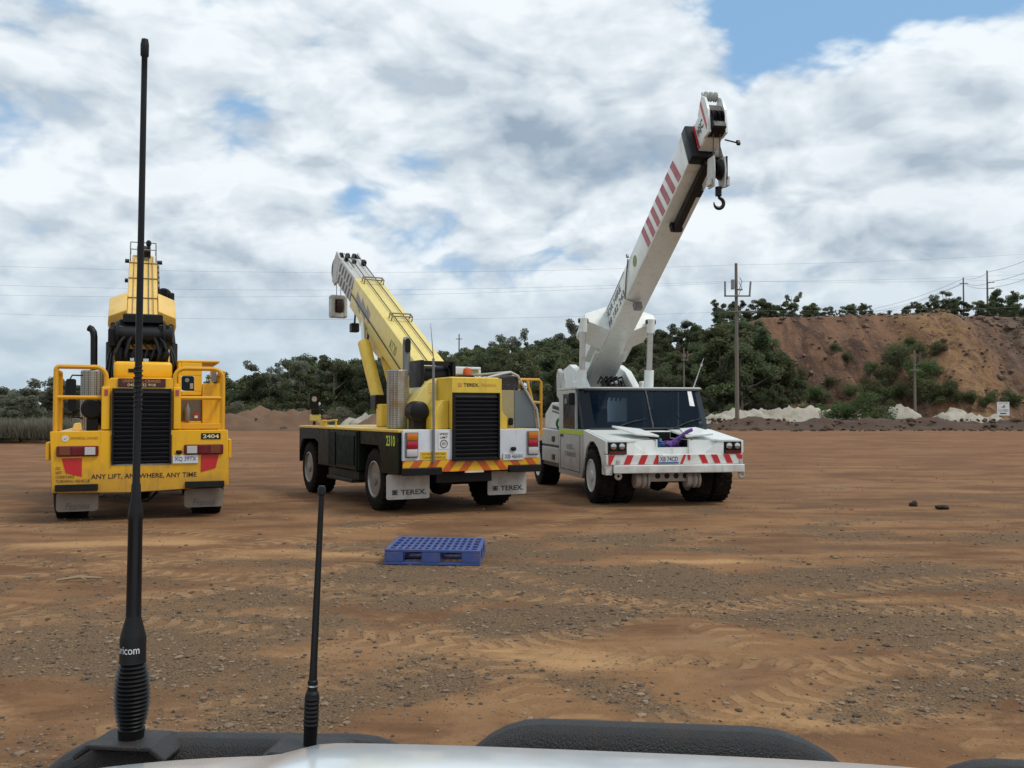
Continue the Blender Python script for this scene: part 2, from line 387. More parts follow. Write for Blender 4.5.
def wheel(parent, loc, r, wd, rimmat, side=-1, lugs=26, dish=0.10):
    """tyre with tread lugs; the rim is its child. axle along x, outer face towards side"""
    m = MB(); h = wd / 2
    prof = [(r * 0.56, -h * 0.80), (r * 0.60, -h * 0.98), (r * 0.80, -h * 1.06), (r * 0.93, -h * 0.95), (r * 0.972, -h * 0.80), (r * 0.975, 0), (r * 0.972, h * 0.80), (r * 0.93, h * 0.95), (r * 0.80, h * 1.06), (r * 0.60, h * 0.98), (r * 0.56, h * 0.80)]
    m.lathe(prof, (0, 0, 0), (1, 0, 0), 40)
    for i in range(lugs):
        a = 2 * math.pi * i / lugs
        for sd in (-1, 1):
            M = Matrix.Rotation(a + (0.5 if sd > 0 else 0) * 2 * math.pi / lugs, 4, 'X')
            m.box(min(sd * 0.02, sd * h * 0.93), max(sd * 0.02, sd * h * 0.93), -r * 0.055, r * 0.055, r * 0.93, r, 0.006, M=M)
    t = m.build('tyre', rubber, parent); t.location = loc
    k = MB(); s = side
    k.lathe([(r * 0.60, s * h * 0.90), (r * 0.60, s * h * 1.0), (r * 0.56, s * h * 1.02), (r * 0.53, s * h * 0.9), (r * 0.50, s * (h * 0.9 - dish)), (r * 0.30, s * (h * 0.9 - dish * 1.2)), (r * 0.27, s * (h * 0.9 - dish * 0.6)), (r * 0.20, s * (h * 0.9 - dish * 0.45)), (r * 0.18, s * (h * 0.9 + 0.02)), (0.02, s * (h * 0.9 + 0.03))], (0, 0, 0), (1, 0, 0), 32)
    for i in range(10):
        a = 2 * math.pi * i / 10
        c = Vector((s * (h * 0.9 - dish * 1.15), math.cos(a) * r * 0.37, math.sin(a) * r * 0.37))
        k.cyl(c, c + Vector((s * 0.035, 0, 0)), 0.016, n=6)
    k.build('rim', rimmat, t)
    return t


# ================================================================== GROUND
def lerp(a, b, t): return a + (b - a) * t
def sstep(a, b, x):
    t = max(0.0, min(1.0, (x - a) / (b - a))); return t * t * (3 - 2 * t)
def fb(x, y, o=4, s=0.0):
    return mn.fractal(Vector((x, y, s)), 0.9, 2.1, o)      # about -1..1
GRAVEL = [(0.3, 9.2, 3.2, 0.9, 1.0), (2.2, 7.2, 2.3, 0.7, 1.1), (-0.3, 11.2, 3.5, 0.7, 0.8), (3.0, 5.9, 1.5, 0.5, 0.9), (-1.2, 6.6, 1.8, 0.9, 0.7), (-1.0, 5.5, 1.3, 0.5, 0.6),
          (5.0, 9.5, 2.5, 0.6, 0.6), (-4.5, 8.5, 1.5, 0.6, 0.4), (1.0, 8.0, 1.6, 0.7, 0.9), (-2.6, 7.3, 1.2, 0.5, 0.6), (8.5, 12.5, 3, 0.8, 0.4), (0.3, 5.6, 0.9, 0.3, 0.5)]
SAND = [(0.6, 6.4, 1.4, 0.45, 0.9), (3.2, 8.1, 1.0, 0.30, 0.9), (-3.5, 5.6, 1.3, 0.6, 0.8), (-2.8, 10.5, 1.6, 0.5, 0.8), (5.8, 7.0, 1.8, 0.4, 0.5), (2.0, 10.2, 1.2, 0.25, 0.8), (1.6, 5.3, 1.3, 0.35, 0.7), (-0.6, 8.2, 0.8, 0.3, 0.7),
        (4.2, 11.5, 2.0, 0.4, 0.7), (8, 10.6, 3.0, 0.5, 0.6), (-5.2, 11.5, 1.6, 0.9, 0.6), (3.5, 6.9, 1.2, 0.25, 0.6)]
def gauss(L, x, y):
    g = 0.0
    for cx, cy, sx, sy, k in L:
        q = ((x - cx) / sx) ** 2 + ((y - cy) / sy) ** 2
        if q < 7: g += k * math.exp(-q)
    return g
def gravel_amt(x, y):
    n = fb(x * 0.5, y * 0.85, 5, 3.3); x, y = x + 1.3 * fb(x * 0.5, y * 0.5, 3, 11), y + 1.1 * fb(x * 0.45, y * 0.45, 3, 17)
    return max(0.0, min(1.0, 0.10 + gauss(GRAVEL, x, y) * 0.75 + n * 0.55 - 0.8 * gauss(SAND, x, y)))
def sand_amt(x, y):
    n = fb(x * 0.35 + 9, y * 1.0, 5, 8.1); x, y = x + 1.2 * fb(x * 0.5, y * 0.5, 3, 21), y + 0.7 * fb(x * 0.45, y * 0.45, 3, 27)
    return max(0.0, min(1.0, 0.08 + gauss(SAND, x, y) * 0.8 + n * 0.6))
def ground_z(x, y):
    f = min(1.0, max(0.0, (y - 2) / 30))
    z = fb(x * 0.10, y * 0.16, 3, 1.7) * (0.015 + 0.05 * f)
    if 2 < y < 40: z += fb(x * 0.9, y * 1.6, 3, 5.1) * 0.014 + fb(x * 3.1, y * 3.7, 2, 2.1) * 0.006
    for cx, cy, rad in ((-5.9, 17, 4.5), (-1.5, 17, 4.5), (2.6, 18.5, 5)):       # levelled where the cranes stand
        q = math.hypot(x - cx, (y - cy) * 0.8); z *= sstep(rad - 1.5, rad + 1.0, q)
    return z
def axis(segs):
    out = []
    for a, b, st in segs:
        n = max(1, round((b - a) / st)); out += [a + (b - a) * i / n for i in range(n)]
    out.append(segs[-1][1]); return out
gx = axis([(-1500, -300, 300), (-300, -80, 22), (-80, -24, 4), (-24, -10, 0.5), (-10, 10, 0.11), (10, 24, 0.4), (24, 80, 4), (80, 300, 22), (300, 1500, 300)])
gy = axis([(-30, 2, 2), (2, 14, 0.075), (14, 30, 0.25), (30, 110, 2.0), (110, 300, 19), (300, 2400, 350)])
vs = [(x, y, ground_z(x, y)) for y in gy for x in gx]
nx = len(gx)
fs = [(j * nx + i, j * nx + i + 1, (j + 1) * nx + i + 1, (j + 1) * nx + i) for j in range(len(gy) - 1) for i in range(nx - 1)]
gm = bpy.data.meshes.new('ground'); gm.from_pydata(vs, [], fs); gm.polygons.foreach_set('use_smooth', [True] * len(fs))
att = gm.color_attributes.new('soil', 'FLOAT_COLOR', 'POINT')
buf = []
for x, y, z in vs:
    if -24 <= x <= 24 and y < 34: buf += [gravel_amt(x, y), sand_amt(x, y), 0, 1]
    else:
        q = sstep(34, 60, y); buf += [max(0, 0.1 + fb(x * 0.1, y * 0.2, 3) * 0.3), max(0, 0.2 + fb(x * 0.08 + 4, y * 0.15, 3) * 0.5) , 0, 1]
att.data.foreach_set('color', buf)
ground = bpy.data.objects.new('ground', gm); COL.objects.link(ground); struct(ground)
m, t, b = base_mat('bare_earth')
o = t.new('ShaderNodeNewGeometry').outputs['Position']
at = t.new('ShaderNodeAttribute'); at.attribute_name = 'soil'; sc_ = t.new('ShaderNodeSeparateColor'); t.l.new(at.outputs['Color'], sc_.inputs[0])
st1 = t.noise(t.mapping(o, (0.30, 0.95, 1), (0, 0, R(11))), 1.0, 8, 0.62, 0.9)
st2 = t.noise(t.mapping(o, (0.8, 1.9, 1), (0, 0, R(-16))), 1.0, 8, 0.64, 0.6)
fine = t.noise(o, 16, 6, 0.7); grain = t.noise(o, 75, 3, 0.75); big = t.noise(o, 0.16, 4, 0.55)
col = t.mix(t.ramp(st1, 0.38, 0.64), (0.163, 0.081, 0.039), (0.293, 0.157, 0.072))
mid_ = t.noise(o, 1.1, 8, 0.72, 0.3)
col = t.mix(t.math('MULTIPLY', t.ramp(mid_, 0.52, 0.66), 0.5), col, (0.111, 0.060, 0.032))
col = t.mix(t.math('MULTIPLY', t.ramp(mid_, 0.46, 0.34), 0.45), col, (0.352, 0.205, 0.102))
col = t.mix(t.math('MULTIPLY', t.ramp(st2, 0.48, 0.70), 0.55), col, (0.352, 0.198, 0.094))
blo = t.noise(t.mapping(o, (0.20, 0.34, 1), (0, 0, R(24))), 1.0, 7, 0.66, 0.8)
col = t.mix(t.math('MULTIPLY', t.ramp(blo, 0.50, 0.66), 0.55), col, (0.112, 0.065, 0.041))
col = t.mix(t.math('MULTIPLY', t.ramp(blo, 0.44, 0.32), 0.5), col, (0.342, 0.223, 0.128))
sand = t.ramp(t.math('ADD', sc_.outputs[1], t.math('MULTIPLY', t.math('SUBTRACT', fine, 0.5), 0.9)), 0.35, 0.95)
col = t.mix(t.math('MULTIPLY', sand, 0.85), col, (0.490, 0.289, 0.133))
grv = t.ramp(t.math('ADD', t.math('ADD', sc_.outputs[0], t.math('MULTIPLY', t.math('SUBTRACT', fine, 0.5), 1.1)), t.math('MULTIPLY', t.math('SUBTRACT', mid_, 0.5), 1.6)), 0.24, 0.62)
gcol = t.mix(t.ramp(grain, 0.36, 0.62), (0.050, 0.033, 0.020), (0.245, 0.161, 0.092))
col = t.mix(t.math('MULTIPLY', grv, 0.90), col, gcol)
vo = t.new('ShaderNodeTexVoronoi'); vo.inputs['Scale'].default_value = 26; t.set(vo.inputs['Vector'], o)
peb = t.math('MULTIPLY', t.ramp(vo.outputs['Distance'], 0.30, 0.12), t.ramp(t.noise(o, 9, 3, 0.6), 0.48, 0.62))
vc = t.new('ShaderNodeSeparateColor'); t.l.new(vo.outputs['Color'], vc.inputs[0])
col = t.mix(t.math('MULTIPLY', peb, 0.55), col, t.mix(vc.outputs[0], (0.058, 0.042, 0.029), (0.443, 0.325, 0.203)))
col = t.mix(t.math('MULTIPLY', t.ramp(grain, 0.50, 0.75), 0.30), col, (0.058, 0.033, 0.018))
spg = t.new('ShaderNodeSeparateXYZ'); t.set(spg.inputs[0], o)
far = t.ramp(spg.outputs[1], 12, 34)
col = t.mix(t.math('MULTIPLY', far, 0.40), col, t.mix(st1, (0.124, 0.056, 0.030), (0.241, 0.110, 0.055)))
# tyre tracks: curved ribbed bands
def track(cx, cy, rad, wd, rib):
    dx = t.math('SUBTRACT', spg.outputs[0], cx); dy = t.math('SUBTRACT', spg.outputs[1], cy)
    rr = t.math('SQRT', t.math('ADD', t.math('MULTIPLY', dx, dx), t.math('MULTIPLY', dy, dy)))
    e = t.math('ABSOLUTE', t.math('SUBTRACT', t.math('ADD', rr, t.math('MULTIPLY', st1, 0.5)), rad + 0.25))
    band = t.ramp(e, wd, wd * 0.6)
    ang = t.math('MULTIPLY', t.math('ARCTAN2', dy, dx), rad * rib)
    ribs = t.ramp(t.math('SINE', t.math('ADD', ang, t.math('MULTIPLY', e, 14))), -0.3, 0.5)
    return t.math('MULTIPLY', band, t.ramp(st2, 0.36, 0.55)), ribs
hgt = t.math('ADD', t.math('MULTIPLY', fine, 0.6), t.math('MULTIPLY', grain, 0.35))
for a in ((-9.0, 2.0, 9.8, 0.24, 30), (-9.0, 2.0, 11.7, 0.24, 30), (-30, 30, 32.5, 0.25, 28), (-30, 30, 34.6, 0.25, 28), (6.0, 34.0, 26.3, 0.25, 30), (6.0, 34.0, 28.1, 0.25, 30), (14, -12, 21.5, 0.22, 34), (14, -12, 23.3, 0.22, 34)):
    bd, rb = track(*a)
    col = t.mix(t.math('MULTIPLY', bd, 0.62), col, t.mix(rb, (0.247, 0.138, 0.066), (0.391, 0.229, 0.112)))
    hgt = t.math('ADD', hgt, t.math('MULTIPLY', t.math('MULTIPLY', bd, rb), 0.6))
t.set(b.inputs['Base Color'], col); b.inputs['Roughness'].default_value = 0.95; b.inputs['Specular IOR Level'].default_value = 0.2
bn = t.new('ShaderNodeBump'); bn.inputs['Strength'].default_value = 0.9; bn.inputs['Distance'].default_value = 0.035
t.set(bn.inputs['Height'], t.math('ADD', hgt, t.math('MULTIPLY', peb, 0.5))); t.l.new(bn.outputs[0], b.inputs['Normal'])
gm.materials.append(m)

# ------------------------------------------------------------------ hill with the cut face
def hill_z(x, y):
    pts = [(-160, 0.0), (-60, 0.0), (-40, 0.6), (-28, 2.0), (-10, 4.2), (5, 6.0), (18, 7.5), (26, 8.5), (34, 12), (45, 16.5), (90, 17), (160, 15), (260, 12)]
    A = pts[-1][1] if x >= pts[-1][0] else 0.0
    for (a, za), (c, zc) in zip(pts, pts[1:]):
        if a <= x < c: A = lerp(za, zc, (x - a) / (c - a))
    zf = A * sstep(104, 158, y) + fb(x * 0.03, y * 0.03, 3, 2) * 0.5 * sstep(104, 130, y)
    crest = 147 + fb(x * 0.06, 0, 3, 4.4) * 3.0 + 5 * sstep(84, 110, x); toe = crest - 20 + fb(x * 0.09, 1, 3, 6) * 3
    tt = max(0.0, min(1.0, (y - toe) / (crest - toe)))
    top = 16.8 + fb(x * 0.05, y * 0.04, 3, 7.5) * 0.5 - 3.5 * sstep(92, 140, x)
    zc = top * (tt ** 0.92)
    gul = abs(fb(x * 0.16 + 0.02 * y, y * 0.025, 4, 9.1)); zc -= math.sin(math.pi * tt) * (gul * 4.2 - 0.8); zc += math.sin(math.pi * tt) * fb(x * 0.35, y * 0.35, 4, 3.3) * 1.5
    # orange spur standing out of the face
    q = math.exp(-((x - 64 - (y - 135) * 0.2) / 5.5) ** 2) * sstep(122, 130, y) * (1 - sstep(143, 149, y)); zc += 3.0 * q
    mm = sstep(33, 43 - 3 * tt, x)
    return lerp(zf, zc, mm) - 0.6 * (1 - sstep(104, 112, y))
hx = axis([(-230, -60, 6), (-60, 25, 2.2), (25, 110, 0.8), (110, 260, 5)]); hy = axis([(102, 120, 1.6), (120, 152, 0.7), (152, 190, 3), (190, 330, 14)])
vs = [(x, y, hill_z(x, y) - (2.0 if y > 329 else 0)) for y in hy for x in hx]; nx = len(hx)
fs = [(j * nx + i, j * nx + i + 1, (j + 1) * nx + i + 1, (j + 1) * nx + i) for j in range(len(hy) - 1) for i in range(nx - 1)]
hm = bpy.data.meshes.new('hill'); hm.from_pydata(vs, [], fs); hm.polygons.foreach_set('use_smooth', [True] * len(fs))
hill = bpy.data.objects.new('hill', hm); COL.objects.link(hill); struct(hill)
m, t, b = base_mat('cut_earth')
o = t.new('ShaderNodeNewGeometry').outputs['Position']; sx = t.new('ShaderNodeSeparateXYZ'); t.set(sx.inputs[0], o)
s1 = t.noise(t.mapping(o, (0.332, 0.069, 0.099), (0, 0, R(12))), 1.0, 8, 0.66, 0.8); s2 = t.noise(o, 0.9, 6, 0.65); s3 = t.noise(o, 3.5, 4, 0.7)
c = t.mix(t.ramp(s1, 0.36, 0.62), (0.068, 0.036, 0.024), (0.220, 0.114, 0.065))
c = t.mix(t.math('MULTIPLY', t.ramp(s2, 0.5, 0.72), 0.6), c, (0.244, 0.144, 0.084))
orx = t.math('DIVIDE', t.math('SUBTRACT', sx.outputs[0], 65.0), 6.0); orz = t.math('EXPONENT', t.math('MULTIPLY', t.math('MULTIPLY', orx, orx), -1.0))
c = t.mix(t.math('MULTIPLY', t.math('MULTIPLY', orz, t.ramp(s2, 0.34, 0.6)), 0.8), c, (0.332, 0.193, 0.084))
c = t.mix(t.math('MULTIPLY', t.ramp(sx.outputs[0], 68, 80), t.math('MULTIPLY', t.ramp(s2, 0.4, 0.62), 0.75)), c, (0.146, 0.116, 0.090))
c = t.mix(t.math('MULTIPLY', t.ramp(s3, 0.56, 0.75), 0.55), c, (0.035, 0.024, 0.018))
c = t.mix(t.math('MULTIPLY', t.ramp(s3, 0.40, 0.28), 0.35), c, (0.234, 0.168, 0.119))
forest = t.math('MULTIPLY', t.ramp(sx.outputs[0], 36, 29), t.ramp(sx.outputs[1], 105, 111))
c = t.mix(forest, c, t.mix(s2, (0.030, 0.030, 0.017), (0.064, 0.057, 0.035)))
t.set(b.inputs['Base Color'], c); b.inputs['Roughness'].default_value = 0.95
bn = t.new('ShaderNodeBump'); bn.inputs['Strength'].default_value = 1.0; bn.inputs['Distance'].default_value = 0.6
t.set(bn.inputs['Height'], t.math('ADD', s2, t.math('MULTIPLY', s3, 0.5))); t.l.new(bn.outputs[0], b.inputs['Normal'])
hm.materials.append(m)

# rubble lying on the face
rng = random.Random(5); rb_ = MB()
for i in range(2200):
    x = rng.uniform(38, 108); y = rng.uniform(121, 149)
    if rng.random() > (0.30 + 0.7 * sstep(66, 80, x)): continue
    r_ = rng.uniform(0.08, 0.34) * (1.8 if rng.random() < 0.10 else 1)
    rb_.rock((x, y, hill_z(x, y) + r_ * 0.2), r_, 1, (1, 1, 0.8), i)
for i in range(130):
    x = rng.uniform(40, 104); y = 147 + rng.uniform(-1.5, 2.5); r_ = rng.uniform(0.2, 0.55) * (1.6 if x > 74 else 0.8)
    rb_.rock((x, y, hill_z(x, y) + r_ * 0.3), r_, 1, (1.3, 1, 0.7), i + 2000)
stuff(rb_.build('rubble', paint('face_rock', (0.15, 0.105, 0.075), 0.95, dust=0.3, var=0.4, nscale=0.8), None, angle=50), 'loose rubble scattered over the red cut face', 'rubble')

# ------------------------------------------------------------------ spoil mounds and gravel heaps at the far edge
def mound(name, mat, label, cat, x0, x1, y, depth, hfun, seed, res=0.28, group=None):
    n = max(8, int((x1 - x0) / res)); k = max(8, int(depth / res)); vs = []; fs = []
    for j in range(k + 1):
        for i in range(n + 1):
            u = i / n; v = j / k; x = lerp(x0, x1, u); yy = y + (v - 0.5) * depth
            e = min(1, 6 * u, 6 * (1 - u)); e = e * e * (3 - 2 * e); prof = math.sin(math.pi * v) ** 0.8
            h = hfun(x) * (0.72 + 0.5 * fb(x * 0.35, yy * 0.35, 4, seed)) + 0.30 * fb(x * 1.6, yy * 1.6, 3, seed) + 0.14 * fb(x * 4.3, yy * 4.3, 2, seed)
            vs.append((x, yy, max(-0.1, h * prof * e) - 0.08))
    for j in range(k):
        for i in range(n): a = j * (n + 1) + i; fs.append((a, a + 1, a + n + 2, a + n + 1))
    me = bpy.data.meshes.new(name); me.from_pydata(vs, [], fs); me.materials.append(mat); me.polygons.foreach_set('use_smooth', [True] * len(fs))
    ob = bpy.data.objects.new(name, me); COL.objects.link(ob); return tag(ob, label, cat, group)
spoil = paint('red_spoil', (0.068, 0.040, 0.025), 0.95, dust=0.40, var=0.3, bump=1.0, nscale=0.7, dustcol=(0.12, 0.068, 0.04))
spoil2 = paint('brown_spoil', (0.140, 0.080, 0.046), 0.95, dust=0.5, var=0.3, bump=1.0, nscale=0.7, dustcol=(0.20, 0.12, 0.075))
mound('spoil_mound', spoil2, 'long reddish dirt mound between the orange crane and the dark green crane', 'dirt mound', -28.5, -16.5, 85, 11, lambda x: 2.2 + 0.45 * math.sin(x * 0.5), 2.2)
mound('spoil_mound', spoil, 'low dark dirt bank under the tall dry grass at far left', 'dirt mound', -75, -25, 50, 6, lambda x: 0.55, 4.1)
mound('spoil_mound', spoil, 'dark low dirt berm running in front of the pale gravel heaps', 'dirt mound', 8, 100, 88, 9, lambda x: 1.15 + 0.35 * fb(x * 0.1, 0, 2, 3), 6.4, 0.55)
mound('spoil_mound', spoil2, 'low brown dirt bank behind the front wheels of the dark green crane', 'dirt mound', -17.5, 7.5, 92, 9, lambda x: 1.3, 1.3)
mound('gravel_heap', gravelw, 'widest pale gravel heap, behind the near power pole', 'gravel heap', 18.5, 40, 100, 7, lambda x: 2.3, 7.7)
mound('gravel_heap', gravelw, 'small pale gravel heap just right of the green bush', 'gravel heap', 39.2, 43.2, 98, 4, lambda x: 2.3, 3.1, 0.3)
mound('gravel_heap', gravelw, 'rightmost pale gravel heap, beside the white sign', 'gravel heap', 43.5, 53.5, 99, 6, lambda x: 2.0, 9.2, 0.35)
mound('gravel_heap', gravelw, 'pale rubble heap left of the lift cylinders of the dark green crane', 'gravel heap', -18.5, -13.5, 99, 4, lambda x: 1.6, 5.2, 0.35)

# clods and stones on the berm and the pale heaps
rng = random.Random(77); cb_ = MB(); pb_ = MB()
for i in range(900):
    x = rng.uniform(9, 98) if i < 620 else rng.uniform(-28, 8); y = rng.uniform(80, 90) if x > 8 else rng.uniform(80, 92)
    r_ = rng.uniform(0.05, 0.22) * (1.8 if rng.random() < 0.08 else 1); zt = 0.9 * math.sin(math.pi * max(0, min(1, (y - 83.5) / 9))) if x > 8 else (1.0 if -27 < x < -17 and y > 82 else 0.05)
    cb_.rock((x, y, zt + r_ * 0.3), r_, 1, (1.2, 1, 0.8), i)
stuff(cb_.build('clods', paint('berm_clod', (0.075, 0.046, 0.03), 0.95, dust=0.5, var=0.4, nscale=0.9), None, angle=60), 'earth clods strewn along the far berm', 'clods')
# ================================================================== TREES AND BUSHES
def leaves(rng, m, c, rad, n, size, flat=0.75, droop=0.3):
    for _ in range(n):
        while True:
            p = Vector((rng.uniform(-1, 1), rng.uniform(-1, 1), rng.uniform(-1, 1)))
            if 0.15 < p.length < 1: break
        p = Vector((p.x * rad, p.y * rad, p.z * rad * flat)) + c
        a = Vector((rng.gauss(0, 1), rng.gauss(0, 1), rng.gauss(0, 0.6) - droop)).normalized(); q = a.cross(Vector((rng.gauss(0, 1), rng.gauss(0, 1), rng.gauss(0, 1)))).normalized()
        s = size * rng.uniform(0.6, 1.35)
        m.add([p - a * s, p + q * s * 0.42, p + a * s, p - q * s * 0.42], [(0, 1, 2, 3)])
def tree_meshes(seed, h=10.0, kind='dense'):
    rng = random.Random(seed); tk = MB(); cr = MB()
    if kind == 'dense': nl, lo, spread, cl, nn_, ls = 15, 0.30, 0.31, 0.10, 150, 0.0215
    elif kind == 'sparse': nl, lo, spread, cl, nn_, ls = 11, 0.52, 0.30, 0.08, 120, 0.019
    elif kind == 'cone': nl, lo, spread, cl, nn_, ls = 20, 0.15, 0.20, 0.085, 130, 0.020
    else: nl, lo, spread, cl, nn_, ls = 12, 0.34, 0.20, 0.095, 150, 0.021
    top = 0.9 * h; bend = Vector((rng.uniform(-0.06, 0.06) * h, rng.uniform(-0.06, 0.06) * h, 0))
    def trunk_at(t): return Vector((bend.x * t * t, bend.y * t * t, top * t))
    tk.tube([trunk_at(t / 6) - Vector((0, 0, 0.6 if t == 0 else 0)) for t in range(7)], [h * (0.018 * (1 - 0.85 * t / 6) + 0.002) for t in range(7)], 7)
    for i in range(nl):
        t = lerp(lo, 0.98, (i + rng.random()) / nl); a = rng.uniform(0, 2 * math.pi) + i * 2.4
        sp_ = spread * h * rng.uniform(0.45, 1.0)
        if kind == 'cone': sp_ = spread * h * (1.05 - t) * 1.2
        elif kind == 'dense': sp_ *= (1.15 - 0.75 * abs(t - 0.55) * 1.4)
        s0 = trunk_at(max(0.15, t - 0.16)); e = trunk_at(t) + Vector((math.cos(a) * sp_, math.sin(a) * sp_, rng.uniform(-0.02, 0.10) * h))
        mid = s0.lerp(e, 0.55) + Vector((0, 0, -0.02 * h))
        tk.tube([s0, mid, e], [h * 0.007, h * 0.005, h * 0.002], 5, caps=False)
        for _ in range(3):
            c2 = e + Vector((rng.gauss(0, 1), rng.gauss(0, 1), rng.gauss(0, 0.7))) * (0.045 * h if kind != 'sparse' else 0.04 * h)
            leaves(rng, cr, c2, cl * h * rng.uniform(0.6, 1.1), nn_, ls * h)
    return tk, cr
def add_tree_proto(name, seed, kind, mat, label, cat, h=10.0):
    tk, cr = tree_meshes(seed, h, kind); T = thing(name, label, cat)
    tk.build('trunk', bark, T); cr.build('crown', mat, T, smooth=False)
    return T
used = set()
def place_tree(proto, x, y, z, s, label=None, group=None, sz=None):
    if proto.name not in used: used.add(proto.name); o = proto
    else:
        o = proto.copy(); COL.objects.link(o)
        for ch in proto.children:
            c = ch.copy(); COL.objects.link(c); c.parent = o
    o.location = (x, y, z); o.rotation_euler = (0, 0, random.uniform(0, 6.28)); o.scale = (s, s, sz or s)
    if label: o['label'] = label
    if group: o['group'] = group
    elif 'group' in o: del o['group']
    return o
FL = 'dark eucalypt in the dense forest band behind the cranes'
dense = [add_tree_proto('gum_tree', 100 + i, 'dense', leaf_dark if i % 3 else leaf_bush, FL, 'tree') for i in range(5)]
slim = [add_tree_proto('gum_tree', 200 + i, 'slim', leaf_dark, FL, 'tree') for i in range(3)]
sparse = [add_tree_proto('gum_tree', 300 + i, 'sparse', leaf_grey, 'thin crowned grey gum', 'tree') for i in range(4)]
cone = [add_tree_proto('she_oak', 400 + i, 'cone', leaf_dark, 'conical dark tree', 'tree') for i in range(1)]
pxx = lambda px, y: (px - 512) / 930 * y
rng = random.Random(21); G1 = 'eucalypts of the forest behind the cranes'
n = 0; tries = 0; spots = []
while n < 165 and tries < 6000:
    tries += 1
    y = rng.uniform(107, 172); px = rng.uniform(130, 790); x = pxx(px, y)
    if px < 235 and rng.random() < 0.75: continue
    if px > 742 and y > 122: continue
    if px > 715 and y < 112: continue
    if any((x - a) ** 2 + (y - c) ** 2 < 10 for a, c in spots): continue
    spots.append((x, y)); s = rng.uniform(0.68, 0.98) * (0.92 if px < 430 else 0.95 if px < 610 else 0.80 if px < 690 else 0.62)
    if px < 300: s *= 0.82
    place_tree(rng.choice(dense + dense + slim), x, y, hill_z(x, y) - 0.1, s, FL, G1, s * rng.uniform(0.9, 1.1)); n += 1
for px, y, vt in ((728, 116, 322), (742, 112, 340), (752, 118, 330), (764, 121, 338), (775, 119, 352), (786, 121, 366), (746, 123, 322), (733, 122, 318), (758, 126, 324), (797, 119, 378), (770, 125, 340), (720, 113, 335)):
    x = pxx(px, y); z = hill_z(x, y) - 0.1; s = max(0.4, (1.65 + (412 - vt) / 930 * y - z) / 9.8); place_tree(rng.choice(dense), x, y, z, s, FL, G1, s)
# farther trees closing the view below the crowns
for i in range(60):
    y = rng.uniform(176, 240); px = rng.uniform(120, 500); x = pxx(px, y)
    if px < 225 and rng.random() < 0.6: continue
    s = rng.uniform(0.8, 1.0) * (0.9 if px > 300 else 0.7); place_tree(rng.choice(dense), x, y, hill_z(x, y) - 1.0, s * 1.4, FL, G1, s)
# trees along the crest above the cut
G2 = 'low trees along the crest above the cut'; GL2 = 'small dark tree in the low row along the crest above the red cut face'
n = 0
while n < 92:
    px = rng.uniform(690, 1130); y = rng.uniform(153, 186); x = pxx(px, y)
    s = rng.uniform(0.26, 0.46) * (1.0 if px < 1000 else 1.4) * (1.15 if px < 780 else 1)
    place_tree(rng.choice(dense + slim), x, y, hill_z(x, y) - 0.2, s * 1.25, GL2, G2, s); n += 1
for px, vtop, y, pr, lab in ((792, 294, 158, sparse[0], 'broad open crowned gum standing highest above the left end of the red cut'), (866, 304, 165, sparse[1], 'small round topped gum standing alone on the crest midway along the cut'), (838, 310, 160, sparse[2], 'short open gum on the crest left of the round topped one'),
                             (947, 290, 168, sparse[3], 'tallest thin gum on the crest beside the left of the two distant poles'), (920, 303, 165, sparse[0], 'thin gum on the crest left of the tallest thin one'), (998, 288, 160, cone[0], 'dark conical tree right of the two distant poles'), (1018, 292, 158, dense[2], 'dense dark tree at the right edge of the picture on the crest'),
                             (290, 358, 118, sparse[1], 'tall open grey gum above the red dirt mound'), (268, 362, 120, sparse[2], 'slender grey gum left of the tall open one above the red dirt mound'), (330, 358, 124, sparse[3], 'thin grey gum behind the front wheels of the dark green crane'), (505, 334, 150, sparse[0], 'thin gum poking out of the forest top between the lemon and white cranes'), (575, 322, 150, sparse[2], 'thin gum poking out of the forest top left of the white crane boom')):
    x = pxx(px, y); z = hill_z(x, y) - 0.1; top = 1.65 + (412 - vtop) / 930 * y; s = (top - z) / 9.6
    place_tree(pr, x, y, z, s, lab, None)
# left trees beyond the dry grass
G3 = 'grey green gums beyond the dry grass at far left'
leftt = [add_tree_proto('gum_tree', 500 + i, 'dense', leaf_grey, 'grey green bushy gum beyond the tall dry grass at far left', 'tree') for i in range(3)]
for i in range(26):
    y = rng.uniform(72, 120); px = rng.uniform(-170, 120) if i > 10 else rng.uniform(-40, 60); x = pxx(px, y)
    top = (1.65 + (412 - rng.uniform(376, 394)) / 930 * y); s = top / 9.8
    place_tree(rng.choice(leftt), x, y, -0.1, s * 1.25, 'grey green bushy gum beyond the tall dry grass at far left', G3, s)
# bushes
def bush_proto(name, seed, mat, label, n=9):
    rng2 = random.Random(seed); cr = MB(); st = MB()
    for i in range(n):
        a = rng2.uniform(0, 6.28); r_ = rng2.uniform(0, 0.75); c = Vector((math.cos(a) * r_, math.sin(a) * r_, rng2.uniform(0.25, 0.95) * (1.1 - 0.5 * r_)))
        leaves(rng2, cr, c, rng2.uniform(0.25, 0.42), 170, 0.052); st.tube([(0, 0, -0.1), (c.x * 0.4, c.y * 0.4, c.z * 0.6), c], [0.03, 0.02, 0.008], 5, caps=False)
    T = thing(name, label, 'bush'); st.build('stem', bark, T); cr.build('foliage', mat, T, smooth=False); return T
LB = 'low scrubby bush along the foot of the forest'; LD = 'dry brown scrub bush along the foot of the forest'; LG = 'dark bush growing at the foot of the red cut face'
bb_ = [bush_proto('bush', 600 + i, leaf_bush, LB) for i in range(3)]; bd_ = [bush_proto('bush', 610 + i, leaf_dry, LD) for i in range(2)]; bg_ = [bush_proto('bush', 620 + i, leaf_green, 'green bush') for i in range(2)]
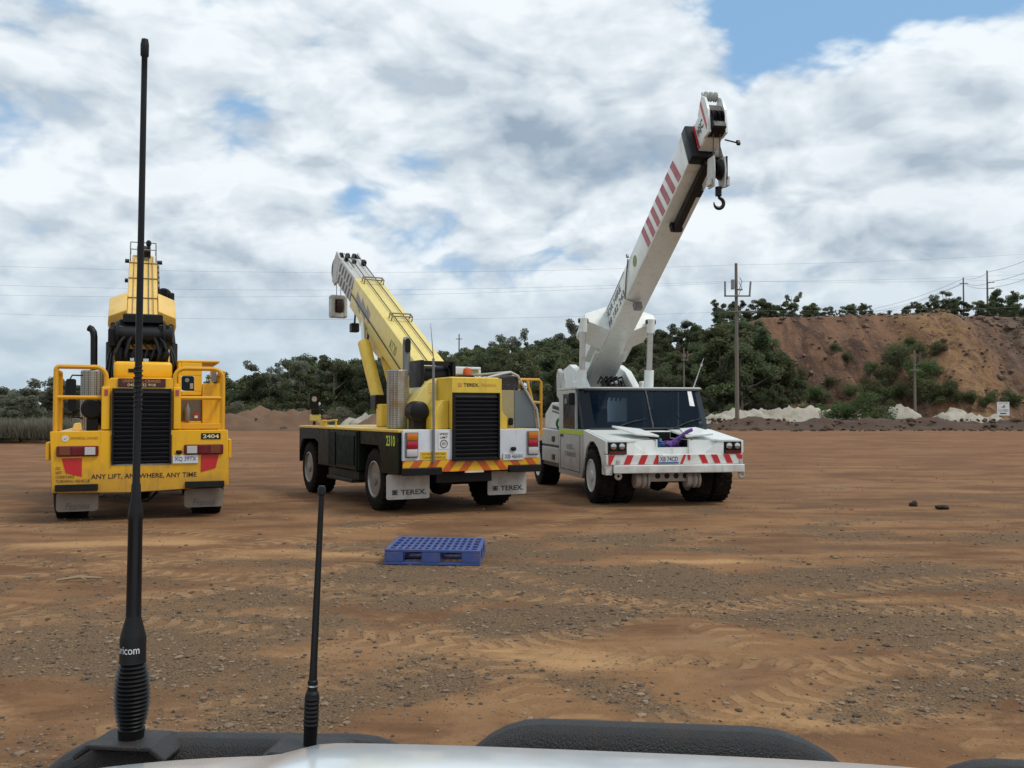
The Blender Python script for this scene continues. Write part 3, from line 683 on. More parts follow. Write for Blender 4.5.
for i in range(150):
    px = rng.uniform(225, 775); y = rng.uniform(100, 124); x = pxx(px, y); s = rng.uniform(1.0, 2.6)
    if rng.random() < 0.5: place_tree(rng.choice(bb_), x, y, hill_z(x, y) + 0.2 if y > 104 else 0, s * 1.2, LB, 'scrub bushes at the forest foot', s)
    else: place_tree(rng.choice(bd_), x, y, hill_z(x, y) + 0.2 if y > 104 else 0, s * 1.2, LD, 'dry scrub at the forest foot', s * 0.9)
cl = [(850, 395, 2.2), (868, 390, 2.6), (900, 365, 3.2), (915, 380, 3.4), (930, 392, 3.0), (945, 398, 2.4), (890, 398, 2.4), (922, 352, 2.4), (905, 398, 3.0), (960, 402, 2.0), (878, 402, 2.2), (935, 372, 2.6), (985, 404, 1.6), (830, 385, 1.8), (790, 392, 3.0), (812, 398, 2.6), (770, 385, 3.2), (848, 360, 1.8), (1010, 396, 1.8), (760, 372, 3.4), (780, 400, 2.6), (800, 378, 2.2), (822, 400, 2.2), (858, 404, 2.0), (888, 380, 2.8), (910, 345, 2.0), (940, 350, 1.8), (928, 404, 2.4), (950, 390, 2.2), (972, 398, 2.0), (835, 350, 1.6), (870, 372, 1.8), (995, 400, 2.0), (1015, 404, 2.2), (898, 352, 2.4)]
for px, v, s in cl:
    for y in [q * 0.5 for q in range(210, 300)]:
        x = pxx(px, y); z = hill_z(x, y)
        if 412 - (z - 1.65) / y * 930 <= v + 6: break
    place_tree(rng.choice(bb_ + bg_[:1]), x, y, z - 0.2, s * 1.1, LG, 'bushes at the foot of the cut', s)
for px, y, s, lab in ((865, 97.5, 3.3, 'bright green bush between the pale gravel heaps'), (845, 98.5, 2.6, 'green bush leaning on the widest pale gravel heap'), (818, 106, 2.6, 'green bush behind the widest pale gravel heap'), (735, 105, 2.4, 'low green bush behind the foot of the near power pole')):
    place_tree(bg_[1 if s > 3 else 0] if lab[0] in 'bg' else bg_[0], pxx(px, y), y, 0, s * 1.15, lab, None, s)
LW3 = 'soft grey green bush growing among the dry grass at far left'
bw_ = [bush_proto('bush', 630 + i, leaf_grey if i else grass_m, LW3) for i in range(2)]
for i in range(34):
    y = rng.uniform(50, 70); px = rng.uniform(-160, 66); s = rng.uniform(0.7, 1.5); place_tree(rng.choice(bw_), pxx(px, y), y, 0.15, s * 1.3, LW3, 'bushes among the dry grass', s * 0.85)
# tall dry grass
rng = random.Random(9); gr = MB()
def tuft(x, y, z, h, nb):
    for _ in range(nb):
        a = rng.uniform(0, 6.28); l = rng.uniform(0.1, 0.45) * h; b0 = Vector((x + rng.gauss(0, 0.12), y + rng.gauss(0, 0.12), z)); tip = b0 + Vector((math.cos(a) * l, math.sin(a) * l, h * rng.uniform(0.6, 1.1))); q = Vector((-math.sin(a), math.cos(a), 0)) * rng.uniform(0.010, 0.024)
        md = b0.lerp(tip, 0.55) + Vector((0, 0, 0.1 * h)); gr.add([b0 - q * 0.6, b0 + q * 0.6, md + q, md - q, tip], [(0, 1, 2, 3), (3, 2, 4)])
for i in range(3600):
    y = 48.5 + 26 * rng.random() ** 1.6; x = pxx(rng.uniform(-160, 72), y); tuft(x, y, 0.3 if y < 53 else 0, rng.uniform(0.35, 1.15), 13)
for i in range(420):
    y = rng.uniform(94, 104); x = pxx(rng.uniform(230, 1040), y); tuft(x, y, 0.1, rng.uniform(0.5, 1.2), 8)
stuff(gr.build('dry_grass', grass_m, None, smooth=False), 'tall dry grass growing along the yard edge', 'grass')

# ================================================================== POLES AND LINES
def pole(label, x, y, z, h, arms, group=None, rr=0.17):
    T = thing('utility_pole', label, 'power pole', (x, y, z))
    m = MB(); m.tube([(0, 0, -0.5), (0, 0, h * 0.5), (0.0, 0, h)], [rr, rr * 0.85, rr * 0.65], 10); m.build('shaft', woodpole, T)
    for za, w0, w1, k in arms:
        m = MB(); m.box(w0, w1, -0.09 - rr, 0.03 - rr, za - 0.07, za + 0.07, 0.01); a = m.build('crossarm', woodpole, T)
        if k:
            i_ = MB()
            for q in k: i_.lathe([(0.04, 0), (0.06, 0.03), (0.03, 0.06), (0.06, 0.1), (0.02, 0.14)], (q, -0.03 - rr, za + 0.07), ZU, 8)
            i_.build('insulator', greym, a)
    return T
near = pole('tall timber power pole with switchgear and crossarms, right of the white crane', pxx(737, 95), 95, 0, 16.9, [(14.3 - 4.3 + 3.5, -1.3, 1.4, (-1.2, 1.3)), (11.9, -0.9, 2.1, (-0.7, 1.9))], rr=0.22)
m = MB(); m.box(-0.55, -0.25, -0.35, 0.05, 14.0 + 0.2, 15.2, 0.03); m.box(0.15, 0.6, -0.3, 0.0, 14.1, 14.25, 0.02); m.tube([(0.25, -0.2, 14.2), (0.55, -0.25, 15.0), (0.3, -0.2, 15.4)], 0.04, 6); m.build('switchgear', greym, near)
m = MB()
for x in (-1.2, 1.3): m.cyl((x, -0.25, 13.55), (x + (0.12 if x > 0 else 0), -0.25, 15.0), 0.10, n=8)
m.tube([(0.2, -0.2, 13.6), (0.5, -0.25, 14.4), (0.25, -0.2, 14.9)], 0.04, 6); m.build('fuse_arm', greym, near)
pole('left of the two distant poles on the crest above the cut', pxx(965, 190), 190, hill_z(pxx(965, 190), 190), 29.2 - hill_z(pxx(965, 190), 190), [(29.2 - hill_z(pxx(965, 190), 190) - 1.2, -0.9, 0.9, ())], rr=0.2)
zz = hill_z(pxx(989, 170), 170)
pole('right and taller of the two distant poles on the crest above the cut', pxx(989, 170), 170, zz, 27.6 - zz, [(27.6 - zz - 2.2, -0.2, 1.2, ()), (27.6 - zz - 3.3, -0.2, 1.2, ())], rr=0.2)
pp_ = pole('short weathered pole with a crooked side arm, in front of the bushes under the cut', pxx(915, 101), 101, 0, 8.4, [(6.2, -0.5, 0.5, ())], rr=0.15)
m = MB(); m.tube([(0, -0.1, 6.7), (0.5, -0.15, 6.9), (0.55, -0.15, 8.2)], 0.05, 6); m.build('side_arm', woodpole, pp_)
pole('thin pole among the forest trees directly above the white crane cab', pxx(684, 103), 103, 0, 8.8, [(7.4, -0.3, 0.5, ())], rr=0.11)
zz = hill_z(pxx(459, 170), 170); pole('distant pole tip showing over the forest between the lemon and white cranes', pxx(459, 170), 170, zz, 15.9 - zz, [(15 - zz, -0.6, 0.6, ())], rr=0.16)
def wire(pts_, sag, label, group=None, r_=0.008):
    m = MB()
    for a, c in zip(pts_, pts_[1:]):
        a = Vector(a); c = Vector(c); ps = []
        for i in range(25):
            q = i / 24; p = a.lerp(c, q); p.z -= sag * 4 * q * (1 - q); ps.append(p)
        m.tube(ps, r_, 4, caps=False)
    return tag(m.build('power_line', paint_line, None), label, 'power line', group)
paint_line = paint('line_wire', (0.20, 0.21, 0.22), 0.5, metal=0.4, dust=0)
nxp = pxx(737, 95)
GW = 'power lines strung from the near pole'; LW = 'thin dark line strung across the sky to the near power pole'
for dx, z_, zl, zr in ((0, 16.7, 17.5, 20), (-1.2, 15.0, 15.5, 17), (1.42, 15.0, 14.2, 16), (1.9, 12.0, 12.4, 13)):
    wire([(nxp + dx - 90, 97, zl), (nxp + dx, 94.7, z_), (nxp + dx + 75, 110, zr + 4)], 1.0, LW, GW)
GW2 = 'power lines to the two distant poles'; LW2 = 'dark line running down from the right edge to the distant poles above the cut'
a_ = (pxx(989, 170), 170, 0); c_ = (pxx(965, 190), 190, 0)
for dx, z1_, z2_, z3_ in ((0.3, 27.4, 29.0, 18.5), (1.1, 25.6, 28.1, 17.8), (1.1, 24.5, 28.0, 17.2)):
    wire([(pxx(1060, 140), 140, z1_ - 0.4), (a_[0] + dx, 170 - 0.25, z1_), (c_[0], 190, z2_), (pxx(880, 240), 240, 27.5 + (z1_ - 25) * 0.5), (pxx(800, 300), 300, 29)], 0.6, LW2, GW2, 0.03)
# sign at the yard edge
T = thing('notice_sign', 'small white notice sign on a post beside the rightmost gravel heap', 'sign', (pxx(1003, 88), 88, 0.0))
m = MB(); m.cyl((0, 0.04, -0.3), (0, 0.04, 2.0), 0.04, n=8); m.build('post', greym, T)
m = MB(); m.box(-0.58, 0.58, -0.02, 0.0, 1.32, 2.60, 0.005); m.build('board', inkwhite, T)
text('lettering', 'SITE', (0, -0.022, 2.47), XR, ZU, 0.13, inkgrey, T, 0.85); m = MB(); m.prism([(-0.2, 2.05), (0.18, 2.05), (0.18, 2.3), (0.05, 2.3)], 'y', -0.026, -0.021); m.build('emblem', olive, T)
text('lettering', 'CLOSED', (0, -0.022, 1.80), XR, ZU, 0.22, inkgrey, T, 0.95, bold=0.01); m = MB(); m.box(-0.3, 0.28, -0.026, -0.021, 1.46, 1.56); m.build('bar', ink, T)
# dark clods and small things on the yard
for px, v, r_, lab in ((912, 506, 0.075, 'round dark clod on the bare yard, left of a matching flatter one'), (941, 509, 0.085, 'flat dark clod on the bare yard, right of a rounder one')):
    y = 930 * 1.65 / (v - 412); m = MB(); m.rock((0, 0, 0), r_, 2, (1.0, 1, 0.9) if px < 930 else (1.4, 1, 0.5), px); o = m.build('clod', clod, None, angle=60); x = pxx(px, y); o.location = (x, y, ground_z(x, y) + r_ * 0.35); tag(o, lab, 'rock')
y = 930 * 1.65 / (583 - 412); m = MB(); m.tube([(-0.20, 0, 0.02), (0, 0.03, 0.045), (0.2, 0.08, 0.03)], [0.012, 0.02, 0.008], 6); m.tube([(0.02, 0.03, 0.04), (0.1, -0.03, 0.03)], 0.008, 5); o = m.build('dry_stick', stickm, None); o.location = (pxx(80, y), y, ground_z(pxx(80, y), y)); tag(o, 'short pale broken stick lying on the dirt in front of the orange crane', 'stick')
# loose stones
rng = random.Random(33)
sh_ = [MB().rock((0, 0, 0), 1.0, 1, (1.2, 1, 0.6), i) for i in range(6)]; sm_ = MB(); cnt = 0
while cnt < 26000:
    y = 3.2 * (30 / 3.2) ** (rng.random() ** 0.9); x = pxx(rng.uniform(-90, 1110), y)
    g = gravel_amt(x, y)
    if rng.random() > 0.03 + g * 0.97: continue
    r_ = min(0.019, 0.0046 * math.exp(rng.gauss(0, 0.60))) * (1 + y * 0.03)
    p = rng.choice(sh_); ca, sa = math.cos(rng.uniform(0, 6.28)), math.sin(rng.uniform(0, 6.28)); z = ground_z(x, y) + r_ * 0.22
    if y > 14 and rng.random() < 0.6: continue
    sm_.add([(x + (v[0] * ca - v[1] * sa) * r_, y + (v[0] * sa + v[1] * ca) * r_, z + v[2] * r_) for v in p.v], p.f); cnt += 1
def stone_mat():
    m, t, b = base_mat('yard_stones'); g_ = t.new('ShaderNodeNewGeometry')
    c = t.mix(g_.outputs['Random Per Island'], (0.070, 0.046, 0.030), (0.27, 0.195, 0.130)); t.set(b.inputs['Base Color'], c); b.inputs['Roughness'].default_value = 0.9; return m
sm_.m = 0; stuff(sm_.build('gravel', stone_mat(), None, smooth=False), 'loose gravel scattered over the bare yard', 'gravel')

# ================================================================== PALLET
T = thing('pallet', 'blue plastic pallet lying on the dirt in front of the dark green crane', 'pallet', (pxx(437.5, 10.55), 10.55, ground_z(pxx(437.5, 10.55), 10.55) + 0.0), R(-1.5), rot=(0, R(0.8), R(-1.5)))
m = MB(); w_, dp, hh = 1.03, 1.02, 0.165
x0 = -w_ / 2; y0 = -dp / 2
for q in range(3): m.box(x0, x0 + w_, y0 + q * (dp - 0.13) / 2, y0 + q * (dp - 0.13) / 2 + 0.13, 0.0, 0.026, 0.003)
m.box(x0, x0 + 0.13, y0 + 0.131, y0 + dp - 0.131, 0.0, 0.025, 0.003); m.box(x0 + w_ - 0.13, x0 + w_, y0 + 0.131, y0 + dp - 0.131, 0.0, 0.025, 0.003)
m.build('bottom_deck', bluep, T)
for i, xx in enumerate((x0, x0 + w_ / 2 - 0.115, x0 + w_ - 0.20)):
    for j in range(3):
        m = MB(); ww = (0.20, 0.20, 0.20)[i]; yy = y0 + j * (dp - 0.16) / 2; m.box(xx, xx + ww, yy, yy + 0.16, 0.0265, 0.1335, 0.006); m.build('block', bluep, T)
m = MB(); rim_ = 0.045
m.box(x0, x0 + w_, y0, y0 + rim_, 0.134, hh, 0.005); m.box(x0, x0 + w_, y0 + dp - rim_, y0 + dp, 0.134, hh, 0.005); m.box(x0, x0 + rim_, y0 + rim_ + .001, y0 + dp - rim_ - .001, 0.134, hh - .001, 0.004); m.box(x0 + w_ - rim_, x0 + w_, y0 + rim_ + .001, y0 + dp - rim_ - .001, 0.134, hh - .001, 0.004)
for i in range(1, 13): xx = x0 + rim_ + (w_ - 2 * rim_) * i / 13; m.box(xx - 0.016, xx + 0.016, y0 + rim_ + .001, y0 + dp - rim_ - .001, 0.136, hh - 0.002, 0.003)
for j in range(1, 5): yy = y0 + dp * j / 5; m.box(x0 + rim_ + .001, x0 + w_ - rim_ - .001, yy - 0.022, yy + 0.022, 0.138, hh - 0.004, 0.003)
m.build('top_deck', bluep, T)

# ================================================================== CRANE: orange-yellow, seen from behind
def make_orange_crane():
    cx = (141.5 - 512) / 930
    T = thing('mobile_crane', 'orange-yellow mobile crane seen from behind with red corner panels and number 2404', 'mobile crane', (14.2 * cx, 14.2, 0), R(21.7))
    # --- bodywork
    b = MB()
    b.prism([(-1.25, 1.36), (-0.40, 1.37), (-0.37, 1.30), (-0.42, 1.29), (-0.42, 0.84), (0.44, 0.84), (0.44, 1.29), (0.40, 1.30), (0.42, 1.37), (1.27, 1.37), (1.30, 0.50), (0.55, 0.455), (-0.10, 0.43), (-1.22, 0.455)], 'y', 0.0, 0.06, 0.008)
    b.box(-1.22, -0.45, 0.062, 5.6, 0.80, 1.35, 0.015); b.box(0.45, 1.24, 0.062, 5.6, 0.80, 1.36, 0.015)
    b.box(-1.31, -1.255, 0.05, 0.5, 0.93, 1.20, 0.01); b.box(1.285, 1.33, 0.05, 0.5, 0.92, 1.22, 0.01)
    b.box(-1.20, 1.20, 4.6, 6.6, 0.75, 1.30, 0.02)
    b.build('body', yellow, T)
    c = MB()
    c.box(-0.45, 0.45, 0.5, 5.9, 0.50, 0.80); c.box(-0.30, 0.30, 0.3, 6.0, 0.42, 0.52)
    c.cyl((-0.8, 0.80, 0.50), (0.8, 0.80, 0.50), 0.12); c.cyl((-0.8, 4.6, 0.50), (0.8, 4.6, 0.50), 0.12)
    c.lathe([(0.08, -0.2), (0.22, -0.12), (0.26, 0), (0.22, 0.12), (0.08, 0.2)], (0, 0.8, 0.5), (1, 0, 0), 16)
    c.tube([(-0.1, 0.25, 0.44), (-0.15, 0.3, 0.30), (0.1, 0.35, 0.26), (0.25, 0.4, 0.4)], 0.02)
    c.build('chassis', blacks, T)
    for x, s in ((-0.98, -1), (1.0, 1)): wheel(T, (x, 0.80, 0.52), 0.52, 0.46, rimw, s)
    for x, s in ((-0.98, -1), (1.0, 1)): wheel(T, (x, 4.6, 0.52), 0.52, 0.46, rimw, s)
    for x0, x1, nm in ((-1.17, -0.59, 0), (0.64, 1.22, 1)):
        MB().box(x0, x1, -0.05, -0.002, 0.475, 0.575, 0.006).build('rubber_buffer', blacks, T)
        f = MB(); f.prism(rrect(x0, x1, 0.155, 0.445, 0.05), 'y', 0.18, 0.20); f.build('mudflap', flap_dirty, T)
        text('lettering', 'Franna', ((x0 + x1) / 2, 0.176, 0.235), XR, ZU, 0.10, inkgrey, T, 0.34, shear=0.3)
    # --- engine cover
    e = MB()
    e.prism([(-0.56, 1.36), (-0.56, 2.02), (-0.50, 2.10), (-0.44, 2.17), (0.44, 2.18), (0.50, 2.12), (0.57, 2.02), (0.57, 1.36)], 'y', 0.10, 1.55, 0.012)
    e.box(-0.56, -0.44, 0.02, 0.099, 1.385, 2.03, 0.01); e.box(0.46, 0.57, 0.02, 0.099, 1.385, 2.03, 0.01)
    e.build('engine_cover', yellow, T)
    h = MB(); h.box(-0.42, 0.46, 0.75, 1.5, 2.18, 2.46, 0.06, 3); h.build('tank_cover', yellow, T)
    MB().box(-0.20, -0.08, 0.735, 0.75, 2.28, 2.34).build('vent', blacks, T)
    g = MB(); g.box(-0.41, 0.43, 0.015, 0.095, 0.86, 2.01, 0.008)
    for i in range(17):
        z = 0.90 + i * 0.0655
        g.prism([(-0.012, z), (-0.030, z - 0.012), (-0.030, z - 0.004), (0.013, z + 0.028), (0.013, z + 0.012)], 'x', -0.39, 0.41)
    g.box(-0.41, -0.385, -0.035, 0.012, 0.86, 2.01); g.box(0.405, 0.43, -0.035, 0.012, 0.86, 2.01)
    g.build('grille', navyblack, T)
    sg = MB().box(-0.335, 0.345, 0.075, 0.097, 2.035, 2.165, 0.004).build('sign_board', maroon, T)
    text('lettering', 'UNIVERSAL CRANES', (0, 0.073, 2.125), XR, ZU, 0.045, inkgold, sg, 0.54)
    text('lettering', '0407 882 918', (0, 0.073, 2.065), XR, ZU, 0.042, inkcream, sg, 0.40)
    # --- guard rails
    def rail(x0, x1, name, r=0.034):
        m = MB(); rad = 0.16
        zt = 2.33
        pts = [(x0, 0.12, 1.36), (x0, 0.12, zt - rad)]
        left_round = x0 > 0
        pts = [(x0, 0.12, 1.36)]
        ra = 0.05 if x0 < 0 else 0.15
        rb = 0.15
        for i in range(6):
            a = R(180 - 90 * i / 5); pts.append((x0 + ra + ra * math.cos(a), 0.12, zt - ra + ra * math.sin(a)))
        for i in range(6):
            a = R(90 - 90 * i / 5); pts.append((x1 - rb + rb * math.cos(a), 0.12, zt - rb + rb * math.sin(a)))
        pts.append((x1, 0.12, 1.36)); m.tube(pts, r, 8)
        m.cyl((x0, 0.12, 1.87), (x1, 0.12, 1.87), r * 0.85, n=8)
        xo = x0 if x0 < 0 else x1
        m.tube([(xo, 0.12, zt - 0.06), (xo, 0.95, zt - 0.06), (xo, 1.0, zt - 0.12), (xo, 1.0, 1.36)], r, 8)
        m.cyl((xo, 0.12, 1.87), (xo, 1.0, 1.87), r * 0.85, n=8)
        return m.build(name, yellow_d, T)
    rail(-1.19, -0.50, 'guard_rail'); rail(0.48, 1.20, 'guard_rail')
    k = MB(); k.box(0.50, 1.19, 0.10, 0.14, 1.385, 1.47, 0.006); k.build('kick_plate', yellow_d, T)
    # --- operator cab on the right
    cb = MB()
    cb.box(0.55, 0.60, 0.8, 2.4, 1.36, 2.46, 0.01); cb.box(0.60, 0.92, 0.8, 0.86, 2.245, 2.46, 0.01)
    cb.box(0.60, 0.92, 0.8, 0.86, 1.92, 1.995, 0.01); cb.box(0.60, 0.92, 0.8, 0.86, 1.365, 1.50, 0.01); cb.box(0.80, 0.92, 0.8, 0.86, 1.995, 2.245)
    cb.box(0.55, 1.20, 0.8, 2.4, 2.462, 2.50, 0.012); cb.box(0.925, 1.20, 0.78, 0.86, 1.37, 2.12, 0.012); cb.box(1.16, 1.20, 0.862, 2.4, 1.37, 1.95, 0.01)
    cb.box(0.60, 1.16, 2.35, 2.4, 1.37, 1.9); cb.box(1.15, 1.20, 2.33, 2.40, 1.95, 2.46)
    cab = cb.build('cab', yellow, T)
    wn = MB(); wn.prism(rrect(0.603, 0.797, 2.0, 2.24, 0.03), 'y', 0.815, 0.83); wn.build('window', dark_glass, T)
    pp = MB(); pp.box(0.735, 0.785, 0.806, 0.812, 2.03, 2.12)
    pp.build('paper_notice', paint('paper', (0.32, 0.32, 0.31), 0.6), T)
    pp = MB(); pp.lathe([(0.035, 0), (0.033, 0.004)], (0.69, 0.812, 2.17), (0, -1, 0), 14); pp.build('round_notice', paint('dull_paper', (0.20, 0.21, 0.20), 0.6), T)
    wn = MB(); wn.box(0.603, 0.917, 0.825, 0.835, 1.503, 1.915); wn.build('window', paint('dusty_rear_glass', (0.13, 0.10, 0.06), 0.3, dust=0.5), T)
    fe = MB(); fe.lathe([(0.045, 0), (0.05, 0.02), (0.05, 0.2), (0.02, 0.26), (0.02, 0.30)], (0.70, 0.76, 1.50), ZU, 12); fe.build('grey_bottle', greym, T)
    MB().box(0.80, 0.87, 0.812, 0.82, 1.53, 1.63).build('warning_sticker', red, T); MB().box(0.81, 0.86, 0.806, 0.811, 1.55, 1.59).build('warning_sticker', inkwhite, T)
    seat = MB(); seat.box(0.68, 1.08, 1.3, 1.42, 1.5, 2.1, 0.05, 2); seat.box(0.68, 1.08, 1.42, 1.9, 1.5, 1.62, 0.05, 2); seat.build('seat', black, T)
    mr = MB(); mr.tube([(1.0, 0.9, 2.22), (1.08, 0.7, 2.20)], 0.012); mr.prism(rrect(1.06, 1.14, 2.14, 2.32, 0.03), 'y', 0.66, 0.70); mr.build('mirror', greym, T)
    # --- left: perforated exhaust guard, stack, mirrors, air cleaner
    m = MB(); m.lathe([(0.17, 0), (0.185, 0.02), (0.185, 0.95), (0.17, 0.97)], (-0.74, 1.35, 1.36), ZU, 28); m.build('exhaust_guard', guardm, T)
    st = MB(); st.tube([(-0.73, 1.4, 2.30), (-0.735, 1.4, 2.88), (-0.745, 1.41, 2.96), (-0.775, 1.43, 3.01), (-0.815, 1.45, 3.03)], 0.055, 14); st.build('exhaust_stack', black, T)
    m = MB(); m.tube([(-0.86, 0.7, 2.22), (-1.0, 0.6, 2.22), (-1.03, 0.55, 2.15)], 0.012); m.prism(rrect(-1.08, -0.94, 1.87, 2.16, 0.03), 'y', 0.50, 0.56)
    m.prism(rrect(-1.05, -0.93, 1.66, 1.86, 0.05), 'y', 0.50, 0.56); m.tube([(-0.99, 0.53, 1.70), (-0.96, 0.54, 1.58), (-0.84, 0.55, 1.55)], 0.014); m.build('mirror', black, T)
    m = MB(); m.lathe([(0.13, -0.12), (0.165, -0.09), (0.165, 0.2), (0.14, 0.24)], (-0.70, 0.5, 1.70), (0, 1, 0), 24); m.tube([(-0.68, 0.62, 1.62), (-0.58, 0.7, 1.48), (-0.52, 0.8, 1.44)], 0.055, 10); m.box(-0.78, -0.62, 0.42, 0.6, 1.36, 1.55); m.build('air_cleaner', black, T)
    m = MB(); m.prism([(-0.97, 1.37), (-0.94, 1.48), (-0.85, 1.49), (-0.83, 1.37)], 'y', 0.2, 0.3, 0.01); m.build('marker_lamp', yellow_lit, T)
    # --- rear plate fittings
    for x0, x1, order in ((-1.16, -0.59, ('a', 'r', 'c')), (0.62, 1.20, ('c', 'r', 'a'))):
        fr = MB().box(x0, x1, -0.04, -0.002, 0.99, 1.145, 0.012).build('tail_lamp', redlens, T)
        wv = (x1 - x0 - 0.06) / 3
        for i, q in enumerate(order):
            a = x0 + 0.03 + wv * i
            MB().box(a + 0.012, a + wv - 0.012, -0.052, -0.041, 1.01, 1.125, 0.004).build('lens', {'a': brownlens, 'r': redlens, 'c': clrlens}[q], fr)
    rp = MB(); rp.prism([(-1.09, 0.965), (-0.815, 0.965), (-0.815, 0.685), (-1.03, 0.745)], 'y', -0.006, -0.002); rp.build('reflective_panel', red, T)
    rp = MB(); rp.prism([(0.87, 0.985), (1.14, 0.99), (1.09, 0.775), (0.87, 0.715)], 'y', -0.006, -0.002); rp.build('reflective_panel', red, T)
    text('lettering', 'ANY LIFT, ANYWHERE, ANY TIME', (0.06, -0.002, 0.675), XR, ZU, 0.085, ink, T, 1.50, bold=0.012)
    text('lettering', 'UNIVERSAL CRANES', (-0.79, -0.002, 1.26), XR, ZU, 0.04, paint('brown_ink', (0.25, 0.12, 0.01), 0.5, dust=0), T, 0.38)
    lg = MB(); lg.lathe([(0.045, 0), (0.045, 0.004)], (-1.045, -0.002, 1.255), (0, -1, 0), 24); lg.build('logo_disc', inkwhite, T)
    text('lettering', 'U', (-1.045, -0.006, 1.255), XR, ZU, 0.04, maroon, T)
    for i, (q, wd) in enumerate((('DO', 0.06), ('NOT', 0.08), ('OVERTAKE', 0.25), ('TURNING VEHICLE', 0.46))):
        text('lettering', q, (-1.165, -0.002, 0.815 - i * 0.064), XR, ZU, 0.042, ink, T, wd, align='LEFT')
    nb = MB().box(0.87, 1.16, -0.008, -0.002, 1.225, 1.32).build('number_board', black, T); text('lettering', '2404', (1.015, -0.009, 1.2725), XR, ZU, 0.062, inkcream, nb, 0.24, bold=0.02)
    npl = MB().box(0.455, 0.83, -0.02, -0.004, 0.855, 0.985, 0.004).build('number_plate', plate_m, T); text('lettering', 'XQ 39TX', (0.642, -0.021, 0.922), XR, ZU, 0.075, inkgrey, npl, 0.32, bold=0.01)
    MB().box(0.50, 0.59, -0.05, -0.004, 1.0, 1.06, 0.015).build('plate_lamp', black, T)
    bl = MB()
    for x in (-0.495, 0.515): bl.box(x - 0.025, x + 0.025, 0.012, 0.02, 1.90, 1.99)
    bl.build('warning_sticker', darkred, T)
    # --- boom
    al = R(28.5); d = Vector((0, math.cos(al), math.sin(al))); nn = Vector((0, -math.sin(al), math.cos(al)))
    piv = Vector((0, 1.35, 2.82)) - nn * 0.62     # underside start
    M = Matrix((( 1, 0, 0, 0), (0, d.y, nn.y, piv.y), (0, d.z, nn.z, piv.z), (0, 0, 0, 1)))
    bo = MB(); bo.box(-0.26, 0.26, 0.0, 3.9, 0.0, 0.62, 0.03, 2, M); boom = bo.build('boom', yellow_lit, T)
    bo = MB(); bo.box(-0.21, 0.21, 3.9, 4.45, 0.06, 0.56, 0.03, 2, M); bo.build('boom_head', yellow_lit, T)
    bw = MB()
    for s in (-1, 1):
        bw.prism([(s * 0.262, 0.66), (s * 0.56, 0.53), (s * 0.57, 0.36), (s * 0.50, 0.05), (s * 0.42, 0.02), (s * 0.262, 0.34)], 'y', 1.25, 2.1, 0.01, M)
    bw.build('boom_bracket', yellow_lit, T)
    rp_ = MB()
    for x in (-0.06, 0.10): rp_.tube([M @ Vector((x, 0.3, 0.65)), M @ Vector((x, 4.3, 0.66))], 0.008, 5)
    rp_.build('hoist_rope', ropem, T)
    ln = MB()
    for y in (1.9, 2.9, 3.75):
        ln.box(-0.26, 0.26, y, y + 0.02, 0.622, 0.64, M=M)
    ln.tube([M @ Vector((0.18, 0.5, 0.66)), M @ Vector((0.17, 4.0, 0.66))], 0.008, 5)
    ln.tube([M @ Vector((-0.17, 0.5, 0.64)), M @ Vector((-0.17, 4.0, 0.64))], 0.007, 5)
    ln.build('conduit', paint('ochre_conduit', (0.22, 0.13, 0.03), 0.5), T)
    fr = MB()
    for y in (3.92, 4.35):
        fr.tube([M @ Vector((-0.24, y, 0.60)), M @ Vector((-0.24, y, 0.86)), M @ Vector((0.24, y, 0.86)), M @ Vector((0.24, y, 0.60))], 0.012, 6)
    for x in (-0.24, 0.24): fr.cyl(M @ Vector((x, 3.92, 0.86)), M @ Vector((x, 4.35, 0.86)), 0.012, n=6); fr.cyl(M @ Vector((x, 3.92, 0.74)), M @ Vector((x, 4.35, 0.74)), 0.010, n=6)
    fr.build('head_frame', greym, T)
    sh = MB()
    for x in (-0.10, 0.0, 0.12): sh.lathe([(0.12, -0.02), (0.14, -0.02), (0.11, 0), (0.14, 0.02), (0.12, 0.02)], M @ Vector((x, 4.4, 0.62)), (1, 0, 0), 18)
    sh.box(-0.34, -0.26, 3.95, 4.05, 0.55, 0.60, M=M); sh.box(0.26, 0.36, 3.95, 4.05, 0.55, 0.60, M=M); sh.box(-0.33, -0.27, 3.2, 3.27, 0.42, 0.48, M=M)
    sh.lathe([(0.02, -0.16), (0.02, 0), (0.05, 0.03), (0.05, 0.1), (0.02, 0.13)], M @ Vector((0.10, 4.3, 0.80)), (0, 0, 1), 10); sh.box(-0.02, 0.14, 4.1, 4.4, 0.63, 0.78, 0.01, M=M)
    sh.build('head_sheave', blacks, T)
    hk = MB()
    for i in range(5): hk.box(0.262, 0.30, 2.6 + i * 0.28, 2.75 + i * 0.28, 0.20, 0.60, 0.01, M=M)
    hk.build('fly_bracket', greym, T)
    hb = MB(); hb.lathe([(0.12, -0.05), (0.15, -0.04), (0.15, 0.04), (0.12, 0.05)], (0.37, 3.6, 3.86), (0, 1, 0), 20); hb.box(0.30, 0.44, 3.55, 3.65, 3.70, 3.98, 0.01)
    hb.box(0.46, 0.56, 3.5, 3.66, 3.74, 3.92, 0.02); hb.tube([(0.36, 3.6, 3.68), (0.34, 3.6, 3.62), (0.40, 3.6, 3.56), (0.44, 3.6, 3.62)], 0.018); hb.build('hook_block', blacks, T)
    # --- winch, boom foot and lift cylinders
    wb = MB()
    wb.lathe([(0.17, -0.42), (0.17, -0.40), (0.24, -0.40), (0.24, -0.36), (0.15, -0.36), (0.15, 0.32), (0.24, 0.32), (0.24, 0.36), (0.17, 0.36), (0.17, 0.46)], (0, 1.28, 2.92), (1, 0, 0), 22)
